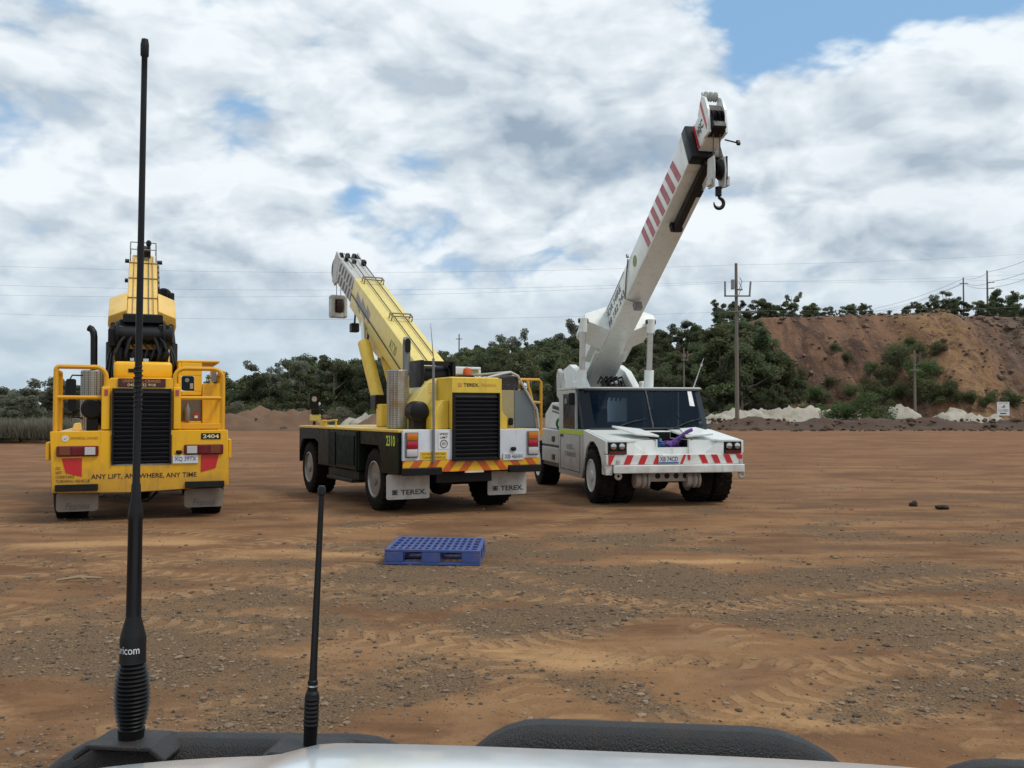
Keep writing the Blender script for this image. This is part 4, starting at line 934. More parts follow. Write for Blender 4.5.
    wb.lathe([(0.14, -0.34), (0.20, -0.34), (0.20, -0.31), (0.13, -0.31), (0.13, 0.31), (0.20, 0.31), (0.20, 0.34), (0.14, 0.34)], (0.05, 1.5, 2.60), (1, 0, 0), 22)
    wb.box(-0.52, -0.34, 1.2, 1.7, 2.72, 3.02, 0.02); wb.box(0.25, 0.42, 1.15, 1.5, 2.68, 3.10, 0.02)
    wb.box(-0.36, 0.36, 1.5, 2.6, 2.47, 3.2, 0.02); wb.box(-0.42, -0.28, 1.1, 1.4, 2.47, 2.70, 0.03); wb.box(0.22, 0.40, 1.1, 1.4, 2.47, 2.66, 0.03); wb.box(-0.30, 0.32, 1.3, 1.6, 3.12, 3.28, 0.02)
    for x in (-0.36, -0.22, 0.24, 0.36):
        wb.tube([(x, 1.1, 2.45), (x * 1.1, 1.0, 2.60), (x * 0.9, 1.05, 2.8), (x * 0.7, 1.2, 2.9)], 0.03, 8)
    for i in range(7):
        x = -0.30 + i * 0.1; wb.tube([(x, 1.12, 2.46), (x + 0.05, 0.98, 2.55), (x + 0.09, 1.0, 2.68), (x + 0.02, 1.2, 2.80)], 0.018, 6)
    wb.build('winch', black, T)
    MB().box(-0.18, -0.12, 1.0, 1.03, 2.48, 2.53).build('hose_fitting', chrome, T); MB().box(0.02, 0.10, 1.0, 1.03, 2.47, 2.52).build('hose_fitting', chrome, T)
    for s in (-1, 1):
        pl = MB(); pl.prism([(1.3, 1.36), (1.3, 2.5), (1.55, 2.75), (2.2, 2.75), (2.9, 1.36)], 'x', s * 0.40, s * 0.43, 0.006); pl.build('boom_support', yellow, T)
        cy = MB(); cy.cyl((s * 0.50, 1.9, 1.4), (s * 0.51, 2.25, 2.85), 0.075, n=14); cy.cyl((s * 0.51, 2.25, 2.85), (s * 0.48, 2.62, 3.25), 0.045, n=12)
        for j in range(3): cy.tube([(s * (0.42 + 0.05 * j), 1.55, 1.9), (s * (0.45 + 0.05 * j), 1.45, 2.3), (s * (0.43 + 0.04 * j), 1.5, 2.6), (s * 0.4, 1.6, 2.9)], 0.016, 6)
        cy.build('lift_cylinder', blacks, T)
    return T
make_orange_crane()

olive_guide = paint('olive_guide', (0.22, 0.17, 0.07), 0.5)
# ================================================================== CRANE: lemon and dark green, seen from behind left
def make_green_crane():
    T = thing('mobile_crane', 'pale yellow and dark green mobile crane with chevron tailboard and number 2310, in the middle', 'mobile crane', (-1.746, 14.5, 0), R(28))
    for x0, x1 in ((0.05, 0.895), (1.725, 2.5)): MB().box(x0, x1, 0.0, 0.06, 0.885, 1.37, 0.006).build('tailboard', white_panel, T)
    # chevron strip with a deeper middle
    c = MB(); mid = 1.30; wch = 0.150; sl = 0.80; zlo, zmd, zhi = 0.70, 0.775, 0.883
    def clip(poly, ax, lim, sg):
        out = []
        for q0, q1 in zip(poly, poly[1:] + poly[:1]):
            i0 = sg * (q0[ax] - lim) >= -1e-9; i1 = sg * (q1[ax] - lim) >= -1e-9
            if i0: out.append(q0)
            if i0 != i1:
                tt = (lim - q0[ax]) / (q1[ax] - q0[ax]); out.append((q0[0] + tt * (q1[0] - q0[0]), q0[1] + tt * (q1[1] - q0[1])))
        return out
    for side in (-1, 1):
        for k in range(-2, 10):
            a = mid + side * (k * wch); b2 = mid + side * ((k + 1) * wch); sh_ = -side * sl * (zhi - zlo)
            q = [(a, zlo), (b2, zlo), (b2 + sh_, zhi), (a + sh_, zhi)]
            q = clip(clip(clip(q, 0, 0.05, 1), 0, 2.5, -1), 0, mid, side)
            if len(q) < 3: continue
            inner = clip(q, 0, 0.70 if side < 0 else 1.90, -side); outer = clip(clip(q, 0, 0.70 if side < 0 else 1.90, side), 1, zmd, 1)
            c.m = k % 2
            for p_ in (inner, outer):
                if len(p_) > 2: c.prism(p_, 'y', -0.004, 0.02)
    c.build('chevron_strip', [chevy, chevo], T)
    MB().box(1.12, 1.45, -0.012, 0.02, 0.672, 0.698).build('hitch_plate', white, T)
    for xa, xb in ((0.03, 0.695), (1.905, 2.5)): MB().box(xa, xb, -0.06, 0.02, 0.655, 0.772, 0.008).build('rubber_buffer', black, T)
    # deck with yellow edge
    dk = MB(); dk.box(-0.01, 2.5, 0.062, 5.80, 1.325, 1.372, 0.008); dk.build('deck', lemon_d, T)
    # flank
    fl = MB(); fl.box(0.0, 0.06, 0.063, 0.86, 0.66, 1.323, 0.006); fl.box(0.02, 0.06, 0.861, 1.95, 1.10, 1.323)
    fl.prism([(0.86, 0.70), (0.86, 1.10), (1.05, 1.10), (0.95, 1.0)], 'x', 0.02, 0.06)
    fl.box(2.44, 2.5, 0.063, 5.6, 0.66, 1.323, 0.006)
    fl.box(0.04, 2.43, 0.063, 0.4, 0.68, 0.88, 0.01)
    fl.build('rear_skirt', green_d, T)
    text('lettering', '2310', (-0.003, 0.40, 1.19), (0, -1, 0), ZU, 0.17, numgreen, T, 0.40, bold=0.02)
    MB().box(-0.014, -0.001, 0.03, 0.08, 1.17, 1.23, 0.004).build('side_lamp', black, T)
    tb = MB(); tb.box(0.0, 0.5, 1.98, 3.72, 0.62, 1.322, 0.012); tb.build('tool_locker', green_d, T)
    td = MB(); td.box(-0.018, -0.001, 2.05, 2.12, 0.60, 1.30); td.box(-0.018, -0.001, 2.2, 3.2, 0.70, 1.24, 0.006); td.box(-0.016, -0.001, 3.3, 3.68, 0.66, 1.28, 0.006); td.build('locker_door', paint('bottle_green_paint', (0.004, 0.014, 0.013), 0.5, dust=0.0, spec=0.08), T)
    st = MB(); st.box(-0.05, 0.3, 2.2, 3.7, 0.40, 0.46, 0.006); st.box(0.05, 0.3, 2.1, 3.9, 0.46, 0.60); st.build('step', grey_side, T)
    fp = MB(); fp.box(0.0, 0.07, 3.75, 4.45, 0.62, 1.322, 0.01); fp.prism([(4.45, 1.05), (4.45, 1.322), (5.78, 1.322), (5.78, 0.85), (5.7, 0.98), (5.55, 1.10), (4.7, 1.12)], 'x', 0.0, 0.06, 0.004); fp.build('front_fender', grey_side, T)
    ff = MB(); ff.box(0.0, 0.5, 5.80, 5.84, 0.62, 1.32, 0.01); ff.build('front_mudguard', black, T)
    ch = MB(); ch.box(0.75, 1.75, 0.3, 5.5, 0.50, 0.95); ch.cyl((0.3, 1.30, 0.5), (2.2, 1.30, 0.5), 0.12); ch.cyl((0.3, 5.10, 0.5), (2.2, 5.10, 0.5), 0.12)
    ch.lathe([(0.1, -0.2), (0.24, -0.12), (0.27, 0), (0.24, 0.12), (0.1, 0.2)], (1.25, 1.3, 0.48), XR, 16); ch.box(0.1, 2.4, 1.98, 3.7, 0.62, 1.3); ch.build('chassis', blacks, T)
    for y in (1.30, 5.25):
        wheel(T, (0.27, y, 0.52), 0.52, 0.46, rims, -1); wheel(T, (2.23, y, 0.52), 0.52, 0.46, rims, 1)
    for xa, xb in ((-0.06, 0.68), (1.74, 2.48)):
        f = MB(); f.prism(rrect(xa, xb, 0.25, 0.65, 0.035), 'y', 0.42, 0.435); f.build('mudflap', flap, T)
        text('lettering', 'TEREX.', ((xa + xb) / 2 + 0.09, 0.418, 0.36), XR, ZU, 0.082, ink, T, 0.44, bold=0.02)
        lg = MB()
        lx = xa + 0.09
        for i in range(3): lg.box(lx, lx + 0.095, 0.412, 0.417, 0.325 + i * 0.028, 0.343 + i * 0.028)
        lg.box(lx + 0.035, lx + 0.060, 0.411, 0.4165, 0.325, 0.40); lg.build('logo', ink, T)
    # tail lamps
    for xa in (0.085, 2.255):
        fr = MB().box(xa, xa + 0.215, -0.03, -0.002, 0.935, 1.335, 0.008).build('tail_lamp', greym, T)
        for i, mt in enumerate((clrlens, redlens, amblens)):
            MB().box(xa + 0.015, xa + 0.20, -0.05, -0.031, 0.95 + i * 0.127, 1.068 + i * 0.127, 0.014, 2).build('lens', mt if i != 1 else paint('bright_red_lens', (0.36, 0.008, 0.03), 0.15, dust=0.05), fr)
    sk = MB().box(0.34, 0.80, -0.006, -0.002, 0.895, 1.02).build('warning_sticker', stickyel, T)
    text('lettering', 'DO NOT OVERTAKE', (0.57, -0.007, 0.985), XR, ZU, 0.035, ink, sk, 0.40); text('lettering', 'TURNING VEHICLE', (0.57, -0.007, 0.93), XR, ZU, 0.035, ink, sk, 0.40)
    sk = MB().box(0.65, 0.84, -0.006, -0.002, 1.06, 1.335).build('speed_sign', inkwhite, T)
    text('lettering', 'SPEED', (0.745, -0.007, 1.30), XR, ZU, 0.035, ink, sk, 0.15, bold=0.01); text('lettering', 'LIMIT', (0.745, -0.007, 1.245), XR, ZU, 0.035, ink, sk, 0.13, bold=0.01)
    rg = MB(); rg.tube([(0.745 + 0.06 * math.cos(R(a)), -0.008, 1.145 + 0.06 * math.sin(R(a))) for a in range(0, 360, 20)], 0.007, 5, closed=True); rg.build('ring', inkgrey, sk); text('lettering', '80', (0.745, -0.007, 1.145), XR, ZU, 0.05, inkgrey, sk)
    npl = MB().box(1.80, 2.19, -0.022, -0.008, 0.855, 0.975, 0.004).build('number_plate', plate_m, T); text('lettering', 'XB 46HH', (1.995, -0.023, 0.918), XR, ZU, 0.07, inkgrey, npl, 0.33, bold=0.01)
    MB().box(1.94, 2.04, -0.06, -0.002, 1.01, 1.075, 0.02).build('reversing_camera', black, T)
    # engine cover and grille
    e = MB(); e.box(0.90, 1.80, 0.10, 1.5, 1.374, 2.22, 0.02)
    e.box(0.90, 0.925, 0.02, 0.099, 1.374, 2.20); e.box(1.72, 1.795, 0.02, 0.099, 1.374, 2.20); e.box(0.926, 1.719, 0.02, 0.099, 1.965, 2.20)
    e.prism([(0.60, 1.374), (0.60, 1.55), (0.78, 1.84), (0.895, 1.84), (0.895, 1.374)], 'y', 0.15, 0.6, 0.008)
    e.prism([(1.80, 1.374), (1.80, 1.80), (1.90, 1.62), (1.97, 1.56), (1.97, 1.374)], 'y', 0.15, 0.6, 0.008)
    e.build('engine_cover', lemon_d, T)
    e = MB(); e.prism([(0.46, 1.374), (0.46, 1.80), (0.72, 2.14), (0.895, 2.21), (0.895, 1.374)], 'y', 0.62, 1.3, 0.008); e.build('side_cowl', lemon, T)
    text('lettering', 'TEREX.', (1.24, 0.017, 2.09), XR, ZU, 0.055, ink, T, 0.28, bold=0.02); text('lettering', 'FRANNA', (1.56, 0.017, 2.09), XR, ZU, 0.05, inkgold, T, 0.28)
    MB().box(1.0, 1.07, 0.014, 0.019, 2.06, 2.12).build('logo', inkgold, T)
    for i in range(4): text('lettering', ('CAUTION', 'HOT', 'ENGINE', 'PARTS')[i], (0.80, 0.617, 2.12 - i * 0.05), XR, ZU, 0.028, inkgold, T, 0.12)
    g = MB(); g.box(0.90, 1.72, 0.00, 0.018, 0.87, 1.963)
    for i in range(16):
        z = 0.91 + i * 0.0655; g.prism([(-0.028, z), (-0.046, z - 0.012), (-0.046, z - 0.004), (-0.002, z + 0.028), (-0.002, z + 0.012)], 'x', 0.93, 1.70)
    g.box(0.895, 0.925, -0.055, -0.001, 0.865, 1.963); g.box(1.70, 1.728, -0.055, -0.001, 0.865, 1.963); g.box(0.926, 1.699, -0.055, -0.001, 0.865, 0.895); g.build('grille', navyblack, T)
    # whip aerial at the tail
    a = MB(); a.tube([(0.56, -0.03, 0.85), (0.555, -0.03, 1.65), (0.55, -0.03, 2.50)], 0.022, 8); a.tube([(0.55, -0.03, 2.5), (0.50, -0.03, 3.06)], [0.008, 0.003], 6); a.build('whip_aerial', greym, T)
    # exhaust
    m = MB(); m.lathe([(0.16, 0), (0.175, 0.02), (0.175, 0.96), (0.16, 0.98)], (0.33, 0.98, 1.374), ZU, 28); m.build('exhaust_guard', guardm, T)
    m = MB(); m.tube([(0.50, 1.0, 2.30), (0.50, 1.0, 2.78)], 0.065, 16, caps=False); m.tube([(0.50, 1.0, 2.78), (0.495, 0.985, 2.84), (0.49, 0.96, 2.88)], 0.065, 16); m.build('exhaust_stack', greym, T)
    m = MB(); m.prism([(0.442, 2.70), (0.452, 2.66), (0.49, 2.64), (0.528, 2.66), (0.538, 2.70), (0.538, 2.83), (0.52, 2.87), (0.49, 2.885), (0.46, 2.87), (0.442, 2.83)], 'y', 0.905, 0.935); m.build('exhaust_mouth', black, T)
    m = MB(); m.box(0.46, 0.56, 1.0, 1.1, 1.374, 2.3, 0.02); m.build('stack_post', lemon, T)
    m = MB(); m.lathe([(0.12, -0.14), (0.165, -0.11), (0.17, 0.12), (0.14, 0.16)], (0.47, 0.45, 1.66), (0, 1, 0), 24); m.box(0.38, 0.60, 0.38, 0.6, 1.374, 1.52); m.build('air_cleaner', black, T)
    # boom foot, winch
    wb = MB(); wb.box(0.66, 0.72, 0.75, 1.5, 1.85, 2.52, 0.01); wb.box(1.24, 1.30, 0.75, 1.5, 1.85, 2.52, 0.01)
    wb.lathe([(0.24, -0.25), (0.24, -0.22), (0.16, -0.22), (0.16, 0.22), (0.24, 0.22), (0.24, 0.25)], (0.98, 1.05, 2.28), XR, 22); wb.box(0.721, 1.239, 1.0, 1.5, 1.86, 2.1); wb.box(0.72, 1.24, 0.82, 0.9, 2.44, 2.51)
    for i in range(4): wb.tube([(0.78 + i * 0.12, 0.9, 1.9), (0.80 + i * 0.12, 0.78, 2.05), (0.82 + i * 0.12, 0.85, 2.2)], 0.022, 6)
    wb.build('winch', black, T)
    for xx in (0.97, 1.62):
        p = MB(); p.prism([(1.45, 1.374), (1.45, 2.1), (1.7, 2.45), (2.2, 2.5), (3.1, 1.374)], 'x', xx, xx + 0.05, 0.006); p.build('boom_support', lemon, T)
    # boom
    al = R(29.6); d = Vector((0, math.cos(al), math.sin(al))); nn = Vector((0, -math.sin(al), math.cos(al)))
    top0 = Vector((0, 1.62, 2.47)); piv = top0 - nn * 0.66
    M = Matrix(((1, 0, 0, 0), (0, d.y, nn.y, piv.y), (0, d.z, nn.z, piv.z), (0, 0, 0, 1)))
    bo = MB(); bo.box(0.95, 1.55, 0.0, 4.05, 0.0, 0.66, 0.025, 2, M)
    bo.prism([(1.7, -0.001), (2.0, -0.20), (2.5, -0.24), (3.4, -0.10), (3.6, -0.001)], 'x', 1.0, 1.5, 0.01, M)
    bo.build('boom', lemon, T)
    hd = MB(); hd.box(0.99, 1.51, 4.05, 5.35, 0.05, 0.62, 0.02, 2, M)
    hd.prism([(5.30, 0.07), (5.30, 0.60), (5.62, 0.66), (5.72, 0.40), (5.60, -0.05), (5.40, -0.08)], 'x', 0.99, 1.03, 0.004, M); hd.prism([(5.30, 0.07), (5.30, 0.60), (5.62, 0.66), (5.72, 0.40), (5.60, -0.05), (5.40, -0.08)], 'x', 1.47, 1.51, 0.004, M)
    hd.build('boom_head', whitegrey, T)
    sp_ = MB()
    for i in range(6):
        y = 4.14 + i * 0.20
        for a_, b_ in ((0.08, 0.30), (0.34, 0.56)): sp_.prism([(y, a_), (y + 0.085, a_), (y + 0.085 - 0.06, b_), (y - 0.06, b_)], 'x', 0.984, 0.989, 0, M)
    sp_.build('head_stripe', paint('grey_stripe', (0.12, 0.12, 0.12), 0.5), T)
    sh = MB()
    for x in (1.1, 1.25, 1.4):
        sh.lathe([(0.13, -0.02), (0.16, -0.02), (0.12, 0), (0.16, 0.02), (0.13, 0.02)], M @ Vector((x, 5.55, 0.50)), XR, 18); sh.lathe([(0.12, -0.02), (0.15, -0.02), (0.11, 0), (0.15, 0.02), (0.12, 0.02)], M @ Vector((x, 5.55, 0.08)), XR, 18)
    sh.lathe([(0.2, -0.24), (0.26, -0.23), (0.26, 0.23), (0.2, 0.24)], M @ Vector((1.25, 5.62, 0.22)), XR, 18); sh.box(1.05, 1.12, 5.1, 5.2, 0.62, 0.72, 0.01, M=M); sh.box(1.38, 1.48, 4.9, 5.02, 0.62, 0.74, 0.02, M=M); sh.box(1.2, 1.28, 5.0, 5.1, 0.62, 0.70, 0.01, M=M)
    sh.build('head_sheave', blacks, T)
    rp_ = MB()
    for x, a_, b_ in ((1.18, 0.1, 5.4), (1.10, 4.6, 5.4), (1.40, 0.4, 5.3)): rp_.tube([M @ Vector((x, a_, 0.69)), M @ Vector((x, b_, 0.70))], 0.010, 5)
    rp_.tube([M @ Vector((0.94, 0.4, 0.22)), M @ Vector((0.94, 4.03, 0.30))], 0.012, 5)
    rp_.tube([(1.2, 7.16, 4.75), (1.2, 7.16, 4.3)], 0.008, 5); rp_.tube([(1.3, 7.16, 4.75), (1.3, 7.16, 4.3)], 0.008, 5); rp_.build('hoist_rope', ropem, T)
    for y in (1.9, 3.75):
        rf = MB(); rf.tube([M @ Vector((1.08, y, 0.67)), M @ Vector((1.08, y, 0.76)), M @ Vector((1.5, y, 0.76)), M @ Vector((1.5, y, 0.67))], 0.016, 6); rf.tube([M @ Vector((1.08, y + 0.14, 0.67)), M @ Vector((1.08, y + 0.14, 0.76)), M @ Vector((1.5, y + 0.14, 0.76)), M @ Vector((1.5, y + 0.14, 0.67))], 0.016, 6)
        for x in (1.08, 1.5): rf.cyl(M @ Vector((x, y, 0.76)), M @ Vector((x, y + 0.14, 0.76)), 0.016, n=6)
        rf.build('rope_guide', olive_guide, T)
    dc = MB()
    for i in range(8):
        y0 = 2.75 + i * 0.12; z0 = 0.20 + 0.05 * math.sin(i * 2.1)
        dc.m = i % 2; dc.prism([(y0, z0), (y0 + 0.11, z0 + 0.02), (y0 + 0.10, z0 + 0.26), (y0 + 0.01, z0 + 0.22)], 'x', 0.944, 0.949, 0, M)
    dc.build('logo', [mauve, teal], T)
    text('lettering', 'AT20', M @ Vector((0.947, 1.25, 0.40)), -d, nn, 0.20, olive, T, 0.40)
    hb = MB(); hb.m = 0
    hb.box(1.05, 1.14, 7.05, 7.28, 3.84, 4.32, 0.02); hb.box(1.34, 1.43, 7.05, 7.28, 3.84, 4.32, 0.02); hb.box(1.05, 1.43, 7.07, 7.26, 3.82, 3.94, 0.02); hb.box(1.05, 1.43, 7.07, 7.26, 4.24, 4.34, 0.02)
    hb.m = 1; hb.lathe([(0.14, -0.07), (0.17, -0.06), (0.17, 0.06), (0.14, 0.07)], (1.24, 7.16, 4.08), XR, 22)
    hb.m = 0; hb.build('hook_block', [whitegrey, paint('dark_red_sheave', (0.035, 0.010, 0.009), 0.5)], T)
    hk = MB(); hk.cyl((1.25, 6.0, 3.58), (1.25, 5.9, 4.05), 0.02); hk.box(1.16, 1.34, 5.92, 6.1, 3.40, 3.60, 0.02); hk.build('overwind_weight', black, T)
    # lift cylinders
    for xx in (0.80, 1.20):
        c1 = Vector((xx, 2.85, 1.40)); c2 = Vector((xx, 4.05, 3.02)); c3 = Vector((xx * 0.7 + 1.25 * 0.3, 4.50, 3.46)); cy = MB()
        cy.cyl(c1.lerp(c2, 0.26), c2, 0.125, n=18); cyl = cy.build('lift_cylinder', lemon_d, T)
        bs = MB(); bs.box(xx - 0.12, xx + 0.12, 2.72, 3.0, 1.374, 1.80, 0.02); bs.build('cylinder_base', lemon_d, T)
        k = MB(); q = c1.lerp(c2, 0.20); k.box(xx - 0.15, xx + 0.15, q.y - 0.14, q.y + 0.16, q.z - 0.02, q.z + 0.25, 0.02); k.build('pivot_pin', black, T)
        rd = MB(); rd.cyl(c2, c3, 0.05, n=12); rd.build('rod', chrome, cyl); hz_ = MB(); hz_.tube([c2 + Vector((0.09, 0.05, -0.1)), c2.lerp(c3, 0.5) + Vector((0.10, 0.02, 0)), c3 + Vector((0.06, 0, 0))], 0.022, 6); hz_.build('hose', black, cyl)
    # cab on the right: curved rear frame, panes, roof, handrail
    prof = [(1.84, 2.24), (2.12, 2.31), (2.28, 2.34), (2.42, 2.28), (2.68, 1.88), (2.80, 1.70), (2.84, 1.374)]
    cb = MB()
    for yy in (0.62, 2.2): cb.tube([(p[0], yy, p[1]) for p in prof], 0.022, 8)
    for i in (0, 2, 3, 5): cb.tube([(prof[i][0], 0.62, prof[i][1]), (prof[i][0], 2.2, prof[i][1])], 0.022, 8)
    cb.build('cab_frame', whitegrey, T)
    MB().box(2.02, 2.37, 0.66, 0.68, 1.374, 2.03, 0.004).build('cab_panel', beige, T)
    pn = MB(); pn.prism([(2.375, 1.376), (2.375, 2.03), (2.60, 2.03), (2.77, 1.72), (2.81, 1.376)], 'y', 0.655, 0.667); pn.build('pane', pale_glass, T)
    MB().prism([(1.86, 2.22), (1.86, 2.05), (2.10, 2.05), (2.38, 2.05), (2.55, 2.05), (2.42, 2.25), (2.28, 2.31), (2.12, 2.28)], 'y', 0.67, 0.676).build('rear_window', glass_mat('smoke_glass', (0.10, 0.06, 0.05), 0.35), T)
    MB().box(2.24, 2.31, 0.56, 0.65, 1.42, 1.55, 0.02).build('lamp', black, T)
    se = MB(); se.box(1.95, 2.35, 1.3, 1.42, 1.4, 1.9, 0.04, 2); se.box(1.95, 2.35, 1.42, 1.85, 1.4, 1.52, 0.04, 2); se.build('seat', black, T)
    fd = MB(); fd.box(1.99, 2.82, 0.70, 2.2, 1.374, 1.40); fd.box(2.501, 2.82, 0.60, 2.2, 1.20, 1.373); fd.build('cab_floor', grey_side, T)
    rf = MB(); rf.box(1.79, 2.36, 2.4, 2.9, 2.36, 2.51, 0.015); rf.box(2.361, 2.58, 2.4, 2.9, 2.46, 2.51, 0.01); rf.box(2.53, 2.58, 2.4, 2.9, 2.0, 2.459, 0.01); rf.build('beacon_bar', white, T)
    bc = MB(); bc.lathe([(0.085, 0), (0.085, 0.05), (0.07, 0.12), (0.03, 0.15)], (2.19, 2.2, 2.34), ZU, 16); bc.build('beacon', orange, T)
    MB().box(2.0, 2.3, 2.1, 2.3, 2.26, 2.34, 0.01).build('beacon_base', black, T)
    hr = MB(); hr.tube([(2.76, 1.2, 1.4), (2.76, 1.2, 2.20), (2.80, 1.2, 2.24), (3.18, 1.2, 2.24), (3.22, 1.2, 2.20), (3.22, 1.2, 1.3)], 0.026, 8); hr.cyl((3.05, 1.2, 1.83), (3.22, 1.2, 1.82), 0.026, n=8); hr.tube([(2.92, 1.2, 2.24), (3.05, 1.2, 1.80), (3.10, 1.2, 1.3)], 0.026, 8); hr.box(2.5, 3.26, 1.15, 1.6, 1.24, 1.31)
    hr.build('handrail', amberrail, T)
    # front corner mirror and hook
    fm = MB(); fm.prism(rrect(0.10, 0.30, 1.72, 2.05, 0.05), 'y', 5.45, 5.52); fm.cyl((0.22, 5.5, 1.38), (0.22, 5.5, 1.75), 0.03); fm.box(0.14, 0.32, 5.4, 5.5, 1.60, 1.72, 0.02); fm.build('mirror', black, T)
    fm = MB(); fm.box(0.12, 0.34, 5.42, 5.5, 1.46, 1.60, 0.02); fm.build('marker_lamp', lemon, T); fm = MB(); fm.lathe([(0.06, 0), (0.055, 0.02)], (0.2, 5.45, 1.92), (0, -1, 0), 14); fm.build('mirror_glass', chrome, T)
    hl = MB(); hl.cyl((0.05, 3.4, 1.50), (0.05, 4.6, 1.45), 0.02, n=6); hl.cyl((0.05, 3.45, 1.374), (0.05, 3.45, 1.51), 0.018, n=6); hl.cyl((0.05, 4.5, 1.374), (0.05, 4.5, 1.46), 0.018, n=6); hl.box(0.02, 0.1, 4.2, 4.4, 1.374, 1.50); hl.build('deck_handle', lemon_d, T)
    return T
make_green_crane()

# ================================================================== CRANE: white, facing the camera
def make_white_crane():
    T = thing('mobile_crane', 'white mobile crane facing the camera with red striped bumper and raised boom', 'mobile crane', (1.62, 16.0, 0), R(11))
    bp = MB(); bp.box(0.12, 2.50, -0.10, 0.10, 0.595, 0.735, 0.012); bp.box(-0.01, 2.50, -0.02, 0.12, 0.737, 0.915, 0.008); bp.box(0.10, 0.30, -0.11, -0.101, 0.605, 0.725)
    bp.box(-0.01, 0.11, 0.0, 0.25, 0.56, 0.735, 0.01)
    bp.build('bumper', white, T)
    def stripe(q): MB().prism(q, 'y', -0.026, -0.021).build('bumper_stripe', red, T)
    for i, x in enumerate((0.03, 0.30, 0.56, 0.83, 1.325)):
        w_ = 0.115 if i < 4 else 0.05
        stripe([(x, 0.745), (x + w_, 0.745), (x + w_ + 0.07, 0.908), (x + 0.07, 0.908)] if i else [(x, 0.745), (x + 0.04, 0.745), (x + 0.12, 0.908), (x, 0.908)])
    for x in (1.48 - 0.02, 1.67, 1.90, 2.13, 2.36):
        if x < 1.5: stripe([(1.475, 0.82), (1.50, 0.80), (1.52, 0.84), (1.515, 0.905), (1.46, 0.905)]); continue
        q = [(x + 0.07, 0.755), (x + 0.18, 0.755), (x + 0.11, 0.908), (x, 0.908)]
        if x > 2.3: q = [(x + 0.03, 0.85), (x + 0.13, 0.78), (x + 0.13, 0.908), (x, 0.908)]
        stripe(q)
    sh = MB()
    for x in (0.20, 2.46):
        rr = [(x + 0.045 * math.cos(R(a)), -0.04, 0.545 + 0.045 * math.sin(R(a))) for a in range(0, 360, 24)]
        sh.tube(rr, 0.024, 8, closed=True); sh.box(x - 0.05, x + 0.05, -0.07, -0.01, 0.575, 0.60)
        sh.lathe([(0.035, 0), (0.03, 0.02)], (x, -0.03, 0.79), (0, -1, 0), 12)
    sh.build('tow_eye', whitegrey, T)
    npl = MB().box(0.93, 1.30, -0.045, -0.027, 0.755, 0.90, 0.004).build('number_plate', plate_m, T); text('lettering', 'XB 74CD', (1.115, -0.046, 0.835), XR, ZU, 0.08, inkgrey, npl, 0.33, bold=0.012); MB().box(0.935, 1.295, -0.0475, -0.0455, 0.757, 0.782).build('plate_band', plate_b, npl)
    for xa in (0.03, 2.15):
        hl = MB().box(xa, xa + 0.32, -0.03, 0.05, 0.918, 1.135, 0.01).build('headlight', black, T)
        MB().box(xa + 0.01, xa + 0.31, -0.036, -0.031, 0.925, 0.975).build('reflector', redlens, hl)
        for xx in (xa + 0.085, xa + 0.235):
            k = MB(); k.lathe([(0.066, 0), (0.066, 0.012), (0.058, 0.016)], (xx, -0.031, 1.055), (0, -1, 0), 20); k.build('lamp_rim', black, hl)
            k = MB(); k.lathe([(0.056, 0.0), (0.05, 0.012), (0.03, 0.02), (0.005, 0.022)], (xx, -0.047, 1.055), (0, -1, 0), 20); k.build('lamp_lens', lamp_glass, hl)
    # wings and bonnet deck
    fw = MB()
    def side(xa, xb): fw.prism([(0.0, 0.93), (0.0, 1.15), (1.42, 1.315), (1.42, 0.55), (1.38, 0.75), (1.25, 0.98), (1.0, 1.11), (0.75, 1.12), (0.50, 1.02), (0.30, 0.85), (0.18, 0.62), (0.10, 0.60), (0.10, 0.93)], 'x', xa, xb, 0.004)
    side(-0.01, 0.03); side(2.48, 2.52)
    for s, xo in ((1, 0.0), (-1, 2.5)):
        X = lambda x: xo + s * x
        V = [(X(0.031), -0.02, 1.15), (X(0.36), -0.02, 1.15), (X(0.40), -0.02, 1.16), (X(0.72), 0.06, 0.92), (X(0.031), -0.02, 1.138), (X(0.031), 1.42, 1.315), (X(0.80), 1.42, 1.315), (X(0.80), 0.10, 1.17)]
        # wing top
        fw.prism([(X(0.031), -0.03), (X(0.40), -0.03), (X(0.86), 0.25), (X(0.86), 1.42), (X(0.031), 1.42)], 'z', 0, 0.03, 0, Matrix(((1, 0, 0, 0), (0, 1, 0, 0), (0, 0.113, 1, 1.135), (0, 0, 0, 1))))
        # front facing web between headlamp and load bay
        fw.add([(X(0.36), -0.02, 1.15), (X(0.36), -0.02, 0.916), (X(0.72), 0.02, 0.916), (X(0.42), 0.02, 1.15)], [(0, 1, 2, 3)])
        fw.add([(X(0.42), 0.02, 1.15), (X(0.72), 0.02, 0.916), (X(0.73), 0.06, 0.916), (X(0.43), 0.06, 1.15)], [(0, 1, 2, 3)])
        fw.add([(X(0.43), 0.06, 1.15), (X(0.73), 0.06, 0.916), (X(0.95), 0.10, 0.916), (X(0.95), 0.12, 1.14), (X(0.86), 0.12, 1.165)], [(0, 1, 2, 3, 4)])
        fw.box(min(X(0.93), X(0.96)), max(X(0.93), X(0.96)), 0.10, 1.40, 0.80, 1.17)
        # tilted locker lid
        M = Matrix.Translation((X(0.70), 0.42, 1.245)) @ Matrix.Rotation(-s * R(13), 4, 'Y') @ Matrix.Rotation(R(9), 4, 'X')
    fw.box(0.96, 1.54, 0.12, 0.16, 0.80, 1.03); fw.box(0.96, 1.54, 1.0, 1.42, 0.8, 1.30, 0.01); fw.box(0.961, 1.539, 0.161, 1.0, 0.80, 0.83)
    fw.build('front_body', white, T)
